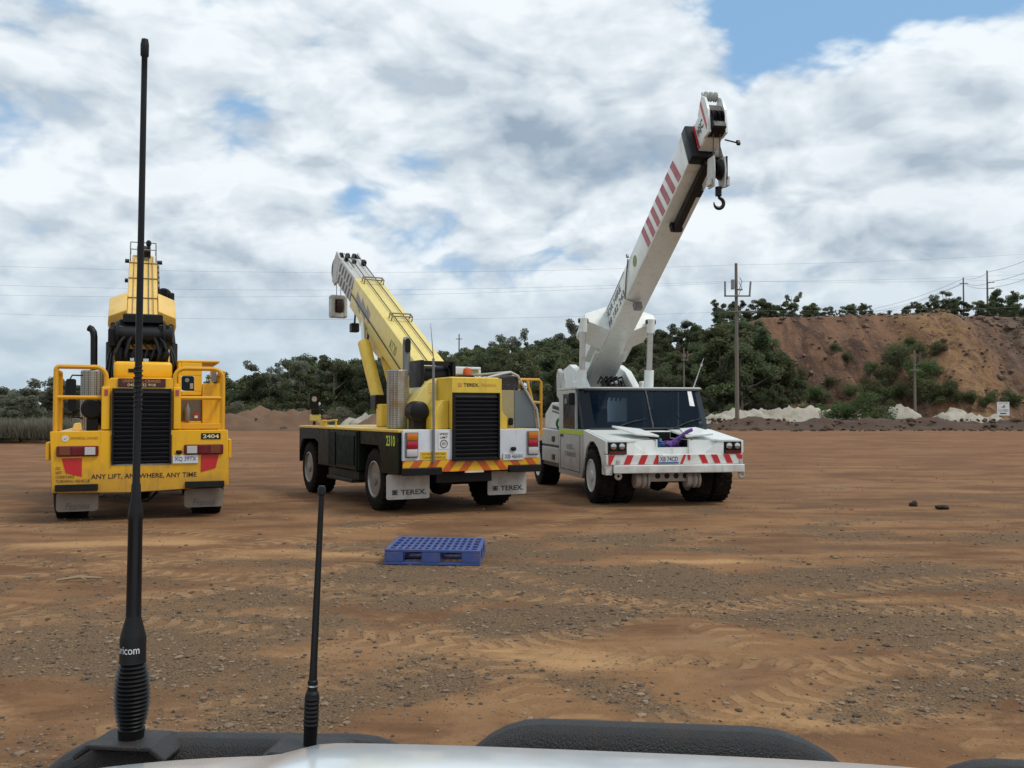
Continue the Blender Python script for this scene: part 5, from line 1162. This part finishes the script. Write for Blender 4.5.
    # bay walls dark inside
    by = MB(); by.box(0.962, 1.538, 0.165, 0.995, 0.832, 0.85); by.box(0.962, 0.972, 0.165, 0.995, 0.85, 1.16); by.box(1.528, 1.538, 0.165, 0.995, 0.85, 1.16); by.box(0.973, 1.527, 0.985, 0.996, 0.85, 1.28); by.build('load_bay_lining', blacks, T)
    for poly, nm in (([(0.33, 0.75), (0.56, 0.10), (1.00, 0.12), (0.85, 0.72)], 0), ([(1.50, 0.12), (1.98, 0.06), (2.02, 0.22), (1.92, 0.72), (1.62, 0.75)], 1)):
        m = MB()
        k = -0.10 if nm == 0 else 0.02
        Ml = Matrix(((1, 0, 0, 0), (0, 1, 0, 0), (-0.10 if nm == 0 else 0.11, 0.16, 1, (1.285 if nm == 0 else 1.015)), (0, 0, 0, 1)))
        m.prism(poly, 'z', 0, 0.035, 0.006, Ml); m.build('locker_lid', white, T)
    # under bumper: drums and beam
    ub = MB(); ub.box(0.72, 1.75, 0.15, 0.30, 0.43, 0.60, 0.01)
    for x, s in ((0.68, -1), (1.62, 1)): ub.lathe([(0.08, -0.12), (0.14, -0.11), (0.14, -0.03), (0.11, 0.0), (0.15, 0.03), (0.15, 0.07), (0.11, 0.09), (0.15, 0.11), (0.15, 0.14), (0.06, 0.15)], (x, 0.22, 0.46), XR, 20)
    ub.build('front_frame', whitegrey, T)
    for i in range(4):
        MB().lathe([(0.05, 0), (0.045, 0.004)], (0.98 + i * 0.17, 0.149, 0.53), (0, -1, 0), 16).build('frame_hole', black, T)
    ch = MB(); ch.box(0.7, 1.8, 0.5, 6.0, 0.48, 0.95); ch.cyl((0.3, 0.92, 0.46), (2.2, 0.92, 0.46), 0.11); ch.lathe([(0.1, -0.2), (0.2, -0.12), (0.24, 0), (0.2, 0.12), (0.1, 0.2)], (1.25, 0.92, 0.44), XR, 16); ch.cyl((0.3, 5.4, 0.5), (2.2, 5.4, 0.5), 0.11); ch.box(0.1, 2.4, 1.55, 5.9, 0.52, 0.8); ch.build('chassis', blacks, T)
    for x, s in ((0.15, -1), (0.52, 1), (1.98, -1), (2.35, 1)): wheel(T, (x, 0.92, 0.50), 0.50, 0.33, rimw, s, dish=0.10 if s == -1 else 0.05)
    for x, s in ((0.22, -1), (2.28, 1)): wheel(T, (x, 5.4, 0.50), 0.50, 0.44, rimw, s)
    # --- cab shell
    cb = MB()
    cb.prism([(1.86, 2.09), (1.845, 2.115), (1.95, 2.135), (3.40, 2.135), (3.40, 2.09)], 'x', -0.005, 2.51, 0.006)
    cb.box(0.0, 0.05, 3.02, 3.38, 1.32, 2.084); cb.box(2.46, 2.50, 3.02, 3.38, 1.32, 2.084)
    cb.box(-0.006, 0.05, 2.05, 3.30, 2.01, 2.084)
    cb.prism([(1.42, 0.70), (1.42, 1.318), (3.38, 1.318), (3.38, 0.40), (1.60, 0.40)], 'x', 0.0, 0.05, 0.004); cb.prism([(1.42, 0.70), (1.42, 1.318), (3.38, 1.318), (3.38, 0.40), (1.60, 0.40)], 'x', 2.45, 2.5, 0.004)
    # rear wall with a window opening
    cb.box(0.052, 2.45, 3.33, 3.37, 0.7, 1.45); cb.box(0.052, 0.85, 3.33, 3.37, 1.45, 2.084); cb.box(1.45, 2.45, 3.33, 3.37, 1.45, 2.084); cb.box(0.85, 1.45, 3.33, 3.37, 1.95, 2.084)
    cb.build('cab', whitegrey, T)
    dv = MB(); dv.box(0.052, 2.448, 3.315, 3.328, 1.0, 1.44); dv.box(0.052, 0.83, 3.315, 3.328, 1.44, 2.08); dv.box(1.47, 2.448, 3.315, 3.328, 1.44, 2.08); dv.box(0.052, 2.448, 1.9, 3.31, 2.06, 2.083); dv.box(0.052, 2.448, 1.44, 3.31, 0.96, 0.99)
    dv.build('cab_lining', paint('cab_lining', (0.07, 0.08, 0.095), 0.7), T)
    wsl = 1.36; wst = 1.82
    def WP(x, z, off=0.0):
        t = (z - 1.325) / (2.09 - 1.325); return (x, wsl + (wst - wsl) * t + off, z)
    # curved corner glass + windscreen (two panes)
    g = MB()
    for xa, xb in ((0.20, 1.32), (1.345, 2.34)):
        a = [WP(xa, 1.34), WP(xb, 1.34), WP(xb, 2.075), WP(xa, 2.075)]; b = [(p[0], p[1] + 0.008, p[2]) for p in a]
        g.add(a + b, [(0, 1, 2, 3), (7, 6, 5, 4), (0, 4, 5, 1), (1, 5, 6, 2), (2, 6, 7, 3), (3, 7, 4, 0)])
    g.build('windscreen', tint_glass, T)
    pl = MB()
    pl.tube([WP(1.3325, 1.33), WP(1.3325, 2.08)], 0.022, 6); pl.tube([WP(0.10, 1.335, -0.005), WP(2.40, 1.335, -0.005)], 0.022, 6); pl.tube([WP(0.1, 2.07), WP(2.42, 2.07)], 0.025, 6)
    for x0_, x1_, xe in ((0.20, 0.02, 0.0), (2.34, 2.49, 2.5)):
        a = [WP(x0_, 1.33), WP(x1_, 1.33, 0.14), WP(x1_, 2.085, 0.10), WP(x0_, 2.085)]
        pl.add(a, [(0, 1, 2, 3)]); pl.add([WP(x1_, 1.33, 0.14), (xe, 1.60, 1.322), (xe, 1.98, 2.084), WP(x1_, 2.085, 0.10)], [(0, 1, 2, 3)])
    pl.build('windscreen_frame', paint('navy_frame', (0.006, 0.010, 0.018), 0.35, dust=0.0, spec=0.2), T)
    wp = MB()
    for xx, dx in ((0.55, 0.5), (1.75, 0.42)):
        wp.tube([WP(xx, 1.345, -0.04), WP(xx + dx, 1.50, -0.025)], 0.010, 6); wp.tube([WP(xx + dx * 0.35, 1.41, -0.022), WP(xx + dx * 1.35, 1.52, -0.022)], 0.008, 6)
    wp.build('wiper', black, T)
    MB().add([WP(2.17, 1.77, -0.006), WP(2.27, 1.76, -0.006), WP(2.27, 2.06, -0.006), WP(2.19, 2.06, -0.006)], [(0, 1, 2, 3)]).build('windscreen_label', inkwhite, T)
    MB().box(-0.004, 0.02, 2.06, 3.0, 1.335, 2.005, 0.004).build('side_window', dark_glass, T); MB().box(2.48, 2.504, 1.98, 3.0, 1.335, 2.06, 0.004).build('side_window', dark_glass, T)
    fr_ = MB(); fr_.box(-0.012, 0.03, 1.99, 2.058, 1.32, 2.02, 0.004); fr_.box(-0.008, 0.03, 3.0, 3.02, 1.32, 2.05); fr_.build('door_frame', whitegrey, T)
    wi = MB()
    for yy in (2.28, 2.7): wi.box(-0.012, -0.005, yy, yy + 0.16, 1.82, 1.92)
    wi.build('window_sticker', paint('grey_sticker', (0.22, 0.22, 0.22), 0.5), T)
    mir = MB(); mir.prism(rrect(-0.14, 0.0, 1.78, 2.02, 0.04), 'y', 2.05, 2.12); mir.cyl((0.0, 2.1, 2.0), (-0.08, 2.1, 2.0), 0.012, n=6); mir.build('mirror', black, T)
    # cab interior
    for x in (0.45, 1.75):
        s_ = MB(); s_.box(x, x + 0.42, 2.75, 2.87, 1.15, 1.72, 0.05, 2); s_.box(x, x + 0.42, 2.3, 2.76, 1.05, 1.2, 0.05, 2); s_.build('seat', black, T)
    ds = MB(); ds.box(0.06, 2.44, 1.5, 1.85, 1.1, 1.36, 0.03); ds.build('dashboard', black, T)
    swl = MB(); swl.tube([(1.95 + 0.19 * math.cos(R(a)), 2.05 + 0.05 * math.sin(R(a)), 1.45 + 0.17 * math.sin(R(a))) for a in range(0, 360, 20)], 0.014, 6, closed=True); swl.cyl((1.95, 2.05, 1.45), (1.95, 1.85, 1.30), 0.02); swl.build('steering_wheel', black, T)
    wr = MB(); wr.box(0.83, 0.85, 3.30, 3.34, 1.44, 1.96); wr.box(1.45, 1.47, 3.30, 3.34, 1.44, 1.96); wr.box(0.83, 1.47, 3.30, 3.34, 1.95, 1.97); wr.box(0.83, 1.47, 3.30, 3.34, 1.43, 1.45); wr.build('rear_window_frame', whitegrey, T)
    # side: hi-vis band, door seams, lettering
    MB().box(-0.008, -0.001, 1.36, 3.34, 1.215, 1.30).build('reflective_tape', hivis, T)
    text('lettering', 'HSC', (-0.003, 2.45, 0.97), (0, -1, 0), ZU, 0.10, inkgrey, T, 0.50); text('lettering', 'CRANES', (-0.003, 2.45, 0.82), (0, -1, 0), ZU, 0.09, inkgrey, T, 0.85)
    MB().box(-0.012, -0.001, 3.02, 3.22, 1.15, 1.20, 0.004).build('door_handle', black, T)
    se_ = MB(); se_.box(-0.005, -0.001, 1.7, 3.25, 0.50, 0.512); se_.box(-0.005, -0.001, 1.72, 1.735, 0.512, 1.2); se_.box(-0.005, -0.001, 3.25, 3.262, 0.50, 1.2); se_.build('door_seam', grey_side, T)
    # rear deck and side locker
    lk = MB(); lk.box(0.0, 2.5, 3.42, 4.95, 0.95, 1.27, 0.01); lk.box(0.0, 2.5, 3.42, 4.95, 0.58, 0.90, 0.01); lk.box(0.3, 2.2, 4.95, 6.3, 0.7, 1.27, 0.01); lk.build('side_locker', whitegrey, T)
    bn = MB(); bn.box(0.01, 2.49, 3.42, 4.96, 0.901, 0.949); bn.box(0.02, 2.48, 3.42, 4.96, 0.50, 0.579)
    for y, z in ((3.75, 1.08), (3.75, 0.70)): bn.box(-0.02, -0.001, y, y + 0.22, z - 0.06, z + 0.06, 0.01)
    bn.build('locker_band', black, T)
    # white cowl behind the cab
    cw = MB(); cw.prism([(3.6, 1.28), (3.6, 1.86), (4.9, 1.86), (5.5, 1.62), (5.5, 1.28)], 'x', 0.20, 0.66, 0.02); cw.build('rear_cowl', white, T)
    cs = MB()
    for i in range(5): cs.box(0.190, 0.198, 3.9 + i * 0.18, 4.04 + i * 0.18, 1.66 + i * 0.015, 1.74 + i * 0.015)
    cs.prism([(3.8, 1.58), (4.8, 1.66), (4.8, 1.69), (3.8, 1.61)], 'x', 0.190, 0.198); cs.build('cowl_stripe', ink, T)
    # --- boom
    al = R(28.8); d = Vector((0, -math.cos(al), math.sin(al))); nn = Vector((0, math.sin(al), math.cos(al)))
    piv = Vector((0, 5.25, 2.06))
    M = Matrix(((1, 0, 0, 0), (0, d.y, nn.y, piv.y), (0, d.z, nn.z, piv.z), (0, 0, 0, 1)))
    sm = 7.48
    bo = MB(); bo.box(1.0, 1.5, 0.25, sm, 0.0, 0.58, 0.03, 2, M); bo.prism([(-0.25, 0.05), (0.26, 0.001), (0.26, 0.57), (-0.1, 0.5)], 'x', 1.06, 1.44, 0.01, M); bo.box(0.985, 1.515, sm - 0.16, sm + 0.02, -0.02, 0.60, 0.01, M=M)
    bo.build('boom', white, T)
    wg = MB()
    for s, xo in ((-1, 1.0), (1, 1.5)):
        X = lambda q: xo + s * q
        wg.prism([(X(0.002), 0.62), (X(0.50), 0.43), (X(0.52), 0.31), (X(0.46), 0.23), (X(0.002), 0.02)], 'y', 1.85, 2.60, 0.008, M)
        wg.prism([(X(0.002), 0.10), (X(0.002), 0.50), (X(0.22), 0.42), (X(0.22), 0.14)], 'y', 1.2, 1.84, 0.004, M)
        wg.prism([(0.6, 0.02), (1.74, 0.02), (1.74, 0.50), (0.9, 0.2)], 'x', min(X(0.002), X(0.10)), max(X(0.002), X(0.10)), 0.004, M)
    wg.build('boom_bracket', white, T)
    cl = MB(); cl.box(0.975, 1.525, sm + 0.021, sm + 0.220, -0.05, 0.63, 0.03, 2, M); cl.build('boom_collar', black, T)
    hd = MB(); hd.box(1.10, 1.40, sm + 0.221, sm + 0.533, 0.05, 0.55, 0.02, 1, M)
    pr = [(sm + 0.508, 0.06), (sm + 0.508, 0.56), (sm + 0.766, 0.72), (sm + 0.845, 0.60), (sm + 0.845, 0.36), (sm + 0.706, 0.0)]
    hd.prism(pr, 'x', 1.09, 1.13, 0.004, M); hd.prism(pr, 'x', 1.37, 1.41, 0.004, M)
    hd.build('boom_head', white, T)
    hs = MB(); hs.prism([(sm + 0.260, 0.06), (sm + 0.319, 0.06), (sm + 0.310, 0.545), (sm + 0.250, 0.545)], 'x', 1.092, 1.098, 0, M); hs.prism([(sm + 0.657, 0.10), (sm + 0.706, 0.16), (sm + 0.706, 0.66), (sm + 0.657, 0.63)], 'x', 1.084, 1.088, 0, M); hs.build('head_stripe', red, T)
    text('lettering', 'HSC', M @ Vector((1.087, sm + 0.483, 0.31)), d, nn, 0.16, ink, T, 0.25, bold=0.02)
    dk = MB(); dk.box(1.135, 1.365, sm + 0.558, sm + 0.806, 0.02, 0.5, 0.02, M=M)
    for x in (1.18, 1.25, 1.32): dk.lathe([(0.11, -0.02), (0.13, -0.02), (0.10, 0), (0.13, 0.02), (0.11, 0.02)], M @ Vector((x, sm + 0.746, 0.25)), XR, 18)
    dk.tube([M @ Vector((1.41, sm + 0.558, 0.0)), M @ Vector((1.60, sm + 0.582, -0.08))], 0.012, 6); dk.box(1.58, 1.64, sm + 0.558, sm + 0.607, -0.12, -0.03, 0.01, M=M)
    dk.build('head_sheave', black, T)
    tp = MB()
    for x in (1.17, 1.25, 1.33): tp.lathe([(0.06, -0.015), (0.08, -0.015), (0.055, 0), (0.08, 0.015), (0.06, 0.015)], M @ Vector((x, sm + 0.756, 0.72)), XR, 18)
    tp.box(1.14, 1.36, sm + 0.682, sm + 0.731, 0.70, 0.86, 0.01, M=M); tp.build('top_sheave', whitegrey, T)
    bb = MB(); bb.prism([(sm - 1.50, -0.12), (sm - 1.35, -0.04), (sm + 0.15, -0.04), (sm + 0.15, -0.14), (sm - 0.5, -0.16), (sm - 1.5, -0.18)], 'x', 1.20, 1.32, 0.006, M); bb.box(1.30, 1.40, sm - 0.62, sm - 0.45, -0.16, -0.01, 0.01, M=M); bb.box(1.16, 1.37, sm - 1.52, sm - 1.42, -0.16, -0.005, 0.01, M=M); bb.build('fly_stowage_bar', black, T)
    rs = MB()
    for i in range(7):
        s0 = sm - 0.34 - i * 0.285; a_, b_ = 0.04, 0.54
        rs.prism([(s0, a_), (s0 - 0.15, a_), (s0 - 0.15 - 0.16, b_), (s0 - 0.16, b_)], 'x', 0.993, 0.998, 0, M)
    rs.build('boom_stripe', darkred, T)
    text('lettering', 'FOR HIRE', M @ Vector((0.997, 3.05, 0.40)), d, nn, 0.15, inkgrey, T, 1.05, bold=0.015)
    text('lettering', '0438 182 243', M @ Vector((0.997, 3.0, 0.17)), d, nn, 0.15, inkgrey, T, 1.45, bold=0.015)
    for z0_, h_ in ((0.535, 0.015),): MB().box(0.994, 0.998, 1.9, 3.9, z0_, z0_ + h_, M=M).build('boom_line', inkgrey, T)
    lp = MB(); lp.tube([M @ Vector((0.99, 4.25, 0.58)), M @ Vector((0.98, 4.0, 0.30)), M @ Vector((0.99, 3.72, 0.02)), M @ Vector((1.18, 3.7, -0.04))], 0.014, 6); lp.box(1.16, 1.32, 3.62, 3.74, -0.20, -0.05, 0.01, M=M); lp.lathe([(0.03, 0), (0.03, 0.06)], M @ Vector((0.98, 4.28, 0.60)), nn, 10); lp.build('boom_lamp', greym, T)
    em = MB(); em.lathe([(0.11, 0), (0.11, 0.006)], M @ Vector((0.999, 4.55, 0.30)), (-1, 0, 0), 20); em.build('boom_emblem', olive, T)
    # lift cylinders standing upright beside the boom
    for x in (0.42, 1.87):
        c = MB(); c.cyl((x, 3.25, 1.28), (x, 3.10, 2.52), 0.10, n=16); c.box(x - 0.08, x + 0.08, 3.38, 3.55, 1.28, 2.30, 0.02); cyl = c.build('lift_cylinder', white, T)
        r_ = MB(); r_.cyl((x, 3.10, 2.52), (x, 3.02, 3.36), 0.062, n=14); r_.build('rod', chrome, cyl)
        k = MB(); k.cyl((x, 3.02, 3.30), (x, 2.98, 3.58), 0.085, n=14); k.build('rod_end', white, cyl); k = MB(); k.cyl((x - 0.1, 3.0, 3.52), (x + 0.1, 3.0, 3.52), 0.05, n=12); k.build('pivot_pin', black, cyl)
    # boom support frame
    for x in (0.62, 1.72):
        p = MB(); p.prism([(3.6, 1.28), (3.6, 2.12), (4.3, 2.55), (4.9, 2.72), (5.5, 2.62), (5.7, 1.28)], 'x', x, x + 0.16, 0.01); p.build('boom_support', white, T)
    wn_ = MB(); wn_.lathe([(0.2, -0.2), (0.2, -0.17), (0.13, -0.17), (0.13, 0.17), (0.2, 0.17), (0.2, 0.2)], (1.42, 4.25, 2.15), XR, 18)
    for i in range(5): wn_.tube([(1.15 + i * 0.1, 4.1, 1.9), (1.2 + i * 0.1, 3.9, 2.2), (1.15 + i * 0.12, 4.2, 2.42), (1.2 + 0.06 * i, 4.6, 2.3)], 0.022, 6)
    wn_.box(0.80, 1.7, 4.0, 5.5, 1.3, 1.42); wn_.build('winch', blacks, T)
    aw = MB(); aw.prism([(4.2, 1.9), (4.05, 2.2), (4.1, 2.5), (4.3, 2.60), (4.45, 2.45), (4.4, 2.0)], 'x', 0.20, 0.30, 0.02); aw.box(0.2, 0.30, 3.95, 4.2, 1.28, 1.95, 0.02); aw.tube([(0.25, 3.95, 2.3), (0.2, 3.85, 2.1), (0.28, 3.9, 1.9), (0.22, 3.85, 1.6)], 0.03, 8); aw.build('hose_reel', whitegrey, T)
    # aerial
    a = MB(); a.tube([(2.40, 2.0, 2.13), (2.62, 2.0, 2.72)], [0.012, 0.006], 6); a.lathe([(0.02, 0), (0.02, 0.06)], (2.56, 2.0, 2.55), (0.2, 0, 0.6), 8); a.build('aerial', whitegrey, T)
    # hook block under the boom head
    hb = MB(); cxx, cyy = 1.27, -1.86
    for x in (cxx - 0.13, cxx + 0.05):
        hb.m = 0; hb.prism([(cyy - 0.10, 5.14), (cyy - 0.14, 5.38), (cyy - 0.11, 5.62), (cyy + 0.11, 5.62), (cyy + 0.14, 5.38), (cyy + 0.10, 5.14)], 'x', x, x + 0.03, 0.006)
    hb.box(cxx - 0.17, cxx - 0.133, cyy - 0.08, cyy + 0.08, 5.17, 5.28, 0.01); hb.box(cxx + 0.105, cxx + 0.16, cyy - 0.08, cyy + 0.08, 5.17, 5.32, 0.01)
    hb.m = 1; hb.lathe([(0.13, -0.05), (0.165, -0.05), (0.12, 0), (0.165, 0.05), (0.13, 0.05)], (cxx - 0.025, cyy, 5.43), XR, 22); hb.box(cxx + 0.081, cxx + 0.104, cyy - 0.12, cyy + 0.12, 5.26, 5.62)
    hb.cyl((cxx, cyy, 5.16), (cxx, cyy, 5.02), 0.05, n=12)
    hb.build('hook_block', [whitegrey, black], T)
    hk = MB(); hk.tube([(cxx, cyy, 5.06), (cxx + 0.015, cyy, 4.99)] + [(cxx + 0.004 + 0.08 * math.sin(R(a)), cyy, 4.905 + 0.08 * math.cos(R(a))) for a in range(40, 300, 20)], [0.025, 0.026] + [0.030] * 9 + [0.025, 0.018, 0.013, 0.009], 8); hk.build('hook', black, T)
    rp_ = MB()
    for x in (cxx - 0.08, cxx + 0.03): rp_.tube([(x, cyy, 5.5), (x, cyy, 6.15)], 0.010, 5)
    rp_.tube([M @ Vector((1.25, 0.5, 0.63)), M @ Vector((1.25, sm + 0.75, 0.80))], 0.010, 5); rp_.build('hoist_rope', ropem, T)
    return T
WC = make_white_crane()

# ------------------------------------------------------------------ slings and hose lying on the white crane
def on_white(p):
    t = R(11); return Vector((1.62 + p[0] * math.cos(t) - p[1] * math.sin(t), 16.0 + p[0] * math.sin(t) + p[1] * math.cos(t), p[2]))
def sling(name, mat, x0, x1, seed, label, n=34, tail=None):
    rng = random.Random(seed); m = MB()
    for k in range(3):
        pts = []
        for i in range(n):
            t = i / (n - 1)
            pts.append((x0 + (x1 - x0) * (0.5 + 0.5 * math.sin(i * 0.9 + k + seed)) * 0.95, 0.25 + 0.45 * rng.random(), 0.93 + 0.22 * t * (0.6 + 0.4 * rng.random())))
        if tail and k == 0: pts += tail
        m.tube(pts, 0.034, 6)
    o = m.build(name, mat, None); o.location = (1.62, 16.0, 0); o.rotation_euler = (0, 0, R(11)); return tag(o, label, 'lifting sling')
sling('lifting_sling', bluew, 0.98, 1.22, 3, 'blue lifting sling heaped in the open front bay of the white crane')
sling('lifting_sling', purple, 1.14, 1.50, 8, 'purple lifting sling heaped in the open front bay of the white crane', tail=[(1.48, 0.3, 1.22), (1.56, 0.22, 1.30), (1.63, 0.16, 1.34)])
m = MB()
for k in range(5): m.tube([(0.17 + 0.10 * math.cos(R(a)) + 0.01 * k, 3.85 + 0.045 * k, 1.40 + 0.12 * math.sin(R(a))) for a in range(0, 360, 20)], 0.026, 7, closed=True)
o = m.build('hose_coil', greenh, None); o.location = (1.62, 16.0, 0); o.rotation_euler = (0, 0, R(11)); tag(o, 'coiled green hose on the side locker behind the white crane cab', 'hose')

# ================================================================== OWN VEHICLE (bonnet, bull bar, aerials)
V = thing('four_wheel_drive', 'white four-wheel drive in the foreground with black bull bar and two aerials', 'car', (0.205, 1.525, 0), R(-6.3))
# bonnet surface in vehicle coordinates: x right, y forward, bar at y=0
def bon_z(x, y):
    # y from -1.35 (cowl) to -0.16 (nose)
    t = (y + 1.35) / 1.19
    z = 1.129 + 0.045 * math.sin(math.pi * min(1, t * 0.72)) - 0.13 * max(0, t - 0.80) ** 1.6 / 0.2 ** 0.6
    bul = sstep(-0.50, -0.40, x) * (1 - sstep(0.56, 0.66, x)); z += 0.018 * bul * sstep(0.0, 0.3, t)
    z -= 0.022 * (abs(x) / 0.84) ** 3.0
    return z
m = MB(); NX, NY = 60, 36; vs = []; fs = []
for j in range(NY + 1):
    for i in range(NX + 1):
        x = -0.84 + 1.68 * i / NX; y = -1.35 + 1.19 * j / NY; e = (abs(x) / 0.84) ** 4 * 0.10 * (j / NY); vs.append((x - 0.06, y - e, bon_z(x, y)))
for j in range(NY):
    for i in range(NX): a = j * (NX + 1) + i; fs.append((a, a + 1, a + NX + 2, a + NX + 1))
n0_ = len(vs); vs += [(v[0], v[1], v[2] - 0.03) for v in vs]; fs += [tuple(q + n0_ for q in f[::-1]) for f in fs]
edge = [i for i in range(NX + 1)] + [j * (NX + 1) + NX for j in range(1, NY + 1)] + [NY * (NX + 1) + i for i in range(NX - 1, -1, -1)] + [j * (NX + 1) for j in range(NY - 1, 0, -1)]
for k in range(len(edge)): a, c = edge[k], edge[(k + 1) % len(edge)]; fs.append((a, c, c + n0_, a + n0_))
m.add(vs, fs); m.build('bonnet', carwhite, V, angle=50)
for s in (-1, 1):
    m = MB(); m.prism([(-1.35, 0.75), (-1.35, 1.13), (-0.5, 1.12), (-0.25, 1.05), (-0.22, 0.62), (-0.36, 0.62), (-0.40, 0.80), (-0.55, 0.92), (-0.80, 0.94), (-1.05, 0.86), (-1.16, 0.62), (-1.35, 0.55)], 'x', s * 0.85, s * 0.95, 0.02); m.build('front_wing', carwhite, V)
    wheel(V, (s * 0.80, -0.75, 0.40), 0.40, 0.26, rims, s)
    m = MB(); m.box(min(s * 0.55, s * 0.84), max(s * 0.55, s * 0.84), -0.24, -0.17, 0.84, 1.0, 0.03, 2); m.build('headlight', clrlens, V)
m = MB(); m.box(-0.54, 0.54, -0.23, -0.18, 0.82, 1.02, 0.02)
for i in range(4): m.box(-0.52, 0.52, -0.178, -0.165, 0.84 + i * 0.045, 0.86 + i * 0.045)
m.build('radiator_grille', black, V)
m = MB(); m.box(-0.84, 0.84, -1.30, -0.25, 0.55, 0.80); m.build('chassis', blacks, V)
# bull bar: three hoops over a channel
def hoop(x0, x1, zt, r0, r1, y0=0.0, yl=0.0, yr=0.0, zb=0.70, rad=0.042):
    pts = [(x0, y0 + yl, zb)]
    for i in range(9):
        a = R(180 - 90 * i / 8); pts.append((x0 + r0 + r0 * math.cos(a), y0 + yl, zt - r0 + r0 * math.sin(a)))
    n = 8
    for i in range(1, n): q = i / n; pts.append((x0 + r0 + (x1 - x0 - r0 - r1) * q, y0 + yl + (yr - yl) * q, zt))
    for i in range(9):
        a = R(90 - 90 * i / 8); pts.append((x1 - r1 + r1 * math.cos(a), y0 + yr, zt - r1 + r1 * math.sin(a)))
    pts.append((x1, y0 + yr, zb)); m = MB(); m.tube(pts, rad, 16); return m
bb = MB()
for h_ in (hoop(-1.07, -0.345, 1.046, 0.20, 0.14, y0=0.06, yl=-0.03), hoop(-0.28, 0.37, 1.084, 0.12, 0.18, y0=0.06), hoop(0.44, 1.15, 1.046, 0.14, 0.20, y0=0.06, yr=-0.03)):
    bb.add(h_.v, h_.f)
bar = bb.build('bull_bar', barblack, V)
m = MB(); m.box(-0.98, 1.06, -0.06, 0.10, 0.48, 0.72, 0.03, 2); m.build('bumper_channel', barblack, V)
# aerial brackets and aerials
def bracket(x):
    m = MB(); z = 1.062
    m.prism([(x - 0.082, z + 0.012), (x - 0.055, z + 0.032), (x + 0.055, z + 0.032), (x + 0.082, z + 0.012), (x + 0.078, z + 0.004), (x + 0.052, z + 0.024), (x - 0.052, z + 0.024), (x - 0.078, z + 0.004)], 'y', -0.055, 0.03, 0.002)
    return m
A1 = bracket(-0.860).build('aerial_bracket', barblack, V)
bx, by_, bz = -0.860, -0.012, 1.094
m = MB(); prof = []
turns = 16
prof = [(0.021, 0), (0.022, 0.014)]
for i in range(turns * 2 + 1):
    q = i / (turns * 2); env = 0.0225 + 0.0075 * math.sin(math.pi * min(1, q * 1.0)); prof.append((env - (0.0045 if i % 2 else 0), 0.016 + 0.112 * q))
prof += [(0.0215, 0.132), (0.0215, 0.168), (0.020, 0.176), (0.0125, 0.205), (0.012, 0.21)]
AX = Vector((0.008, 0.0, 1.0)).normalized(); o_ = Vector((bx, by_, bz))
m.lathe(prof, o_, AX, 28); a1 = m.build('aerial_spring', black, V, angle=25); a1['label'] = 'thick ribbed black spring at the foot of the taller aerial'
m = MB(); m.lathe([(0.0125, 0.205), (0.0118, 0.37), (0.0125, 0.372), (0.0120, 0.385), (0.0085, 0.405), (0.0078, 0.43), (0.0064, 0.435), (0.0060, 0.6), (0.0050, 1.13), (0.0050, 1.175), (0.0070, 1.178), (0.0072, 1.197), (0.0055, 1.207)], o_, AX, 16)
nt = 9
m.tube([o_ + AX * (0.56 + 0.075 * i / 60) + Vector((math.cos(i * 2 * math.pi * nt / 60), math.sin(i * 2 * math.pi * nt / 60), 0)) * 0.0066 for i in range(61)], 0.0018, 5)
w1 = m.build('aerial_whip', black, V); w1['label'] = 'tall thick black aerial whip'
tx = text('lettering', 'uricom', o_ + Vector((0.0, -0.0225, 0.152)), XR, ZU, 0.0125, inkwhite, V, 0.042)
for v in tx.data.vertices:      # wrap the printed word round the sleeve
    d_ = v.co.x - o_.x; a_ = d_ / 0.0222; v.co.x = o_.x + 0.002 + 0.0222 * math.sin(a_); v.co.y = o_.y - 0.0222 * math.cos(a_)
bracket(-0.545).build('aerial_bracket', barblack, V)
o2 = Vector((-0.545, -0.012, 1.094)); AX2 = Vector((0.042, 0, 1)).normalized()
m = MB(); prof = [(0.011, 0), (0.0115, 0.028)]
for i in range(15): prof.append((0.0128 if i % 2 else 0.0116, 0.030 + 0.05 * i / 14))
prof += [(0.0115, 0.085), (0.0085, 0.09), (0.0085, 0.106), (0.007, 0.108), (0.0062, 0.13), (0.0055, 0.26), (0.0045, 0.415), (0.0068, 0.418), (0.0068, 0.428), (0.005, 0.432)]
m.lathe(prof, o2, AX2, 18); w2 = m.build('aerial_whip', black, V, angle=25); w2['label'] = 'short thin black aerial whip'
m = MB(); m.lathe([(0.0089, 0.097), (0.0089, 0.0995)], o2, AX2, 16); m.lathe([(0.008, -0.045), (0.011, -0.043), (0.011, -0.033), (0.008, -0.031), (0.008, 0.0)], o2, AX2, 6); m.build('aerial_nut', chrome, V)
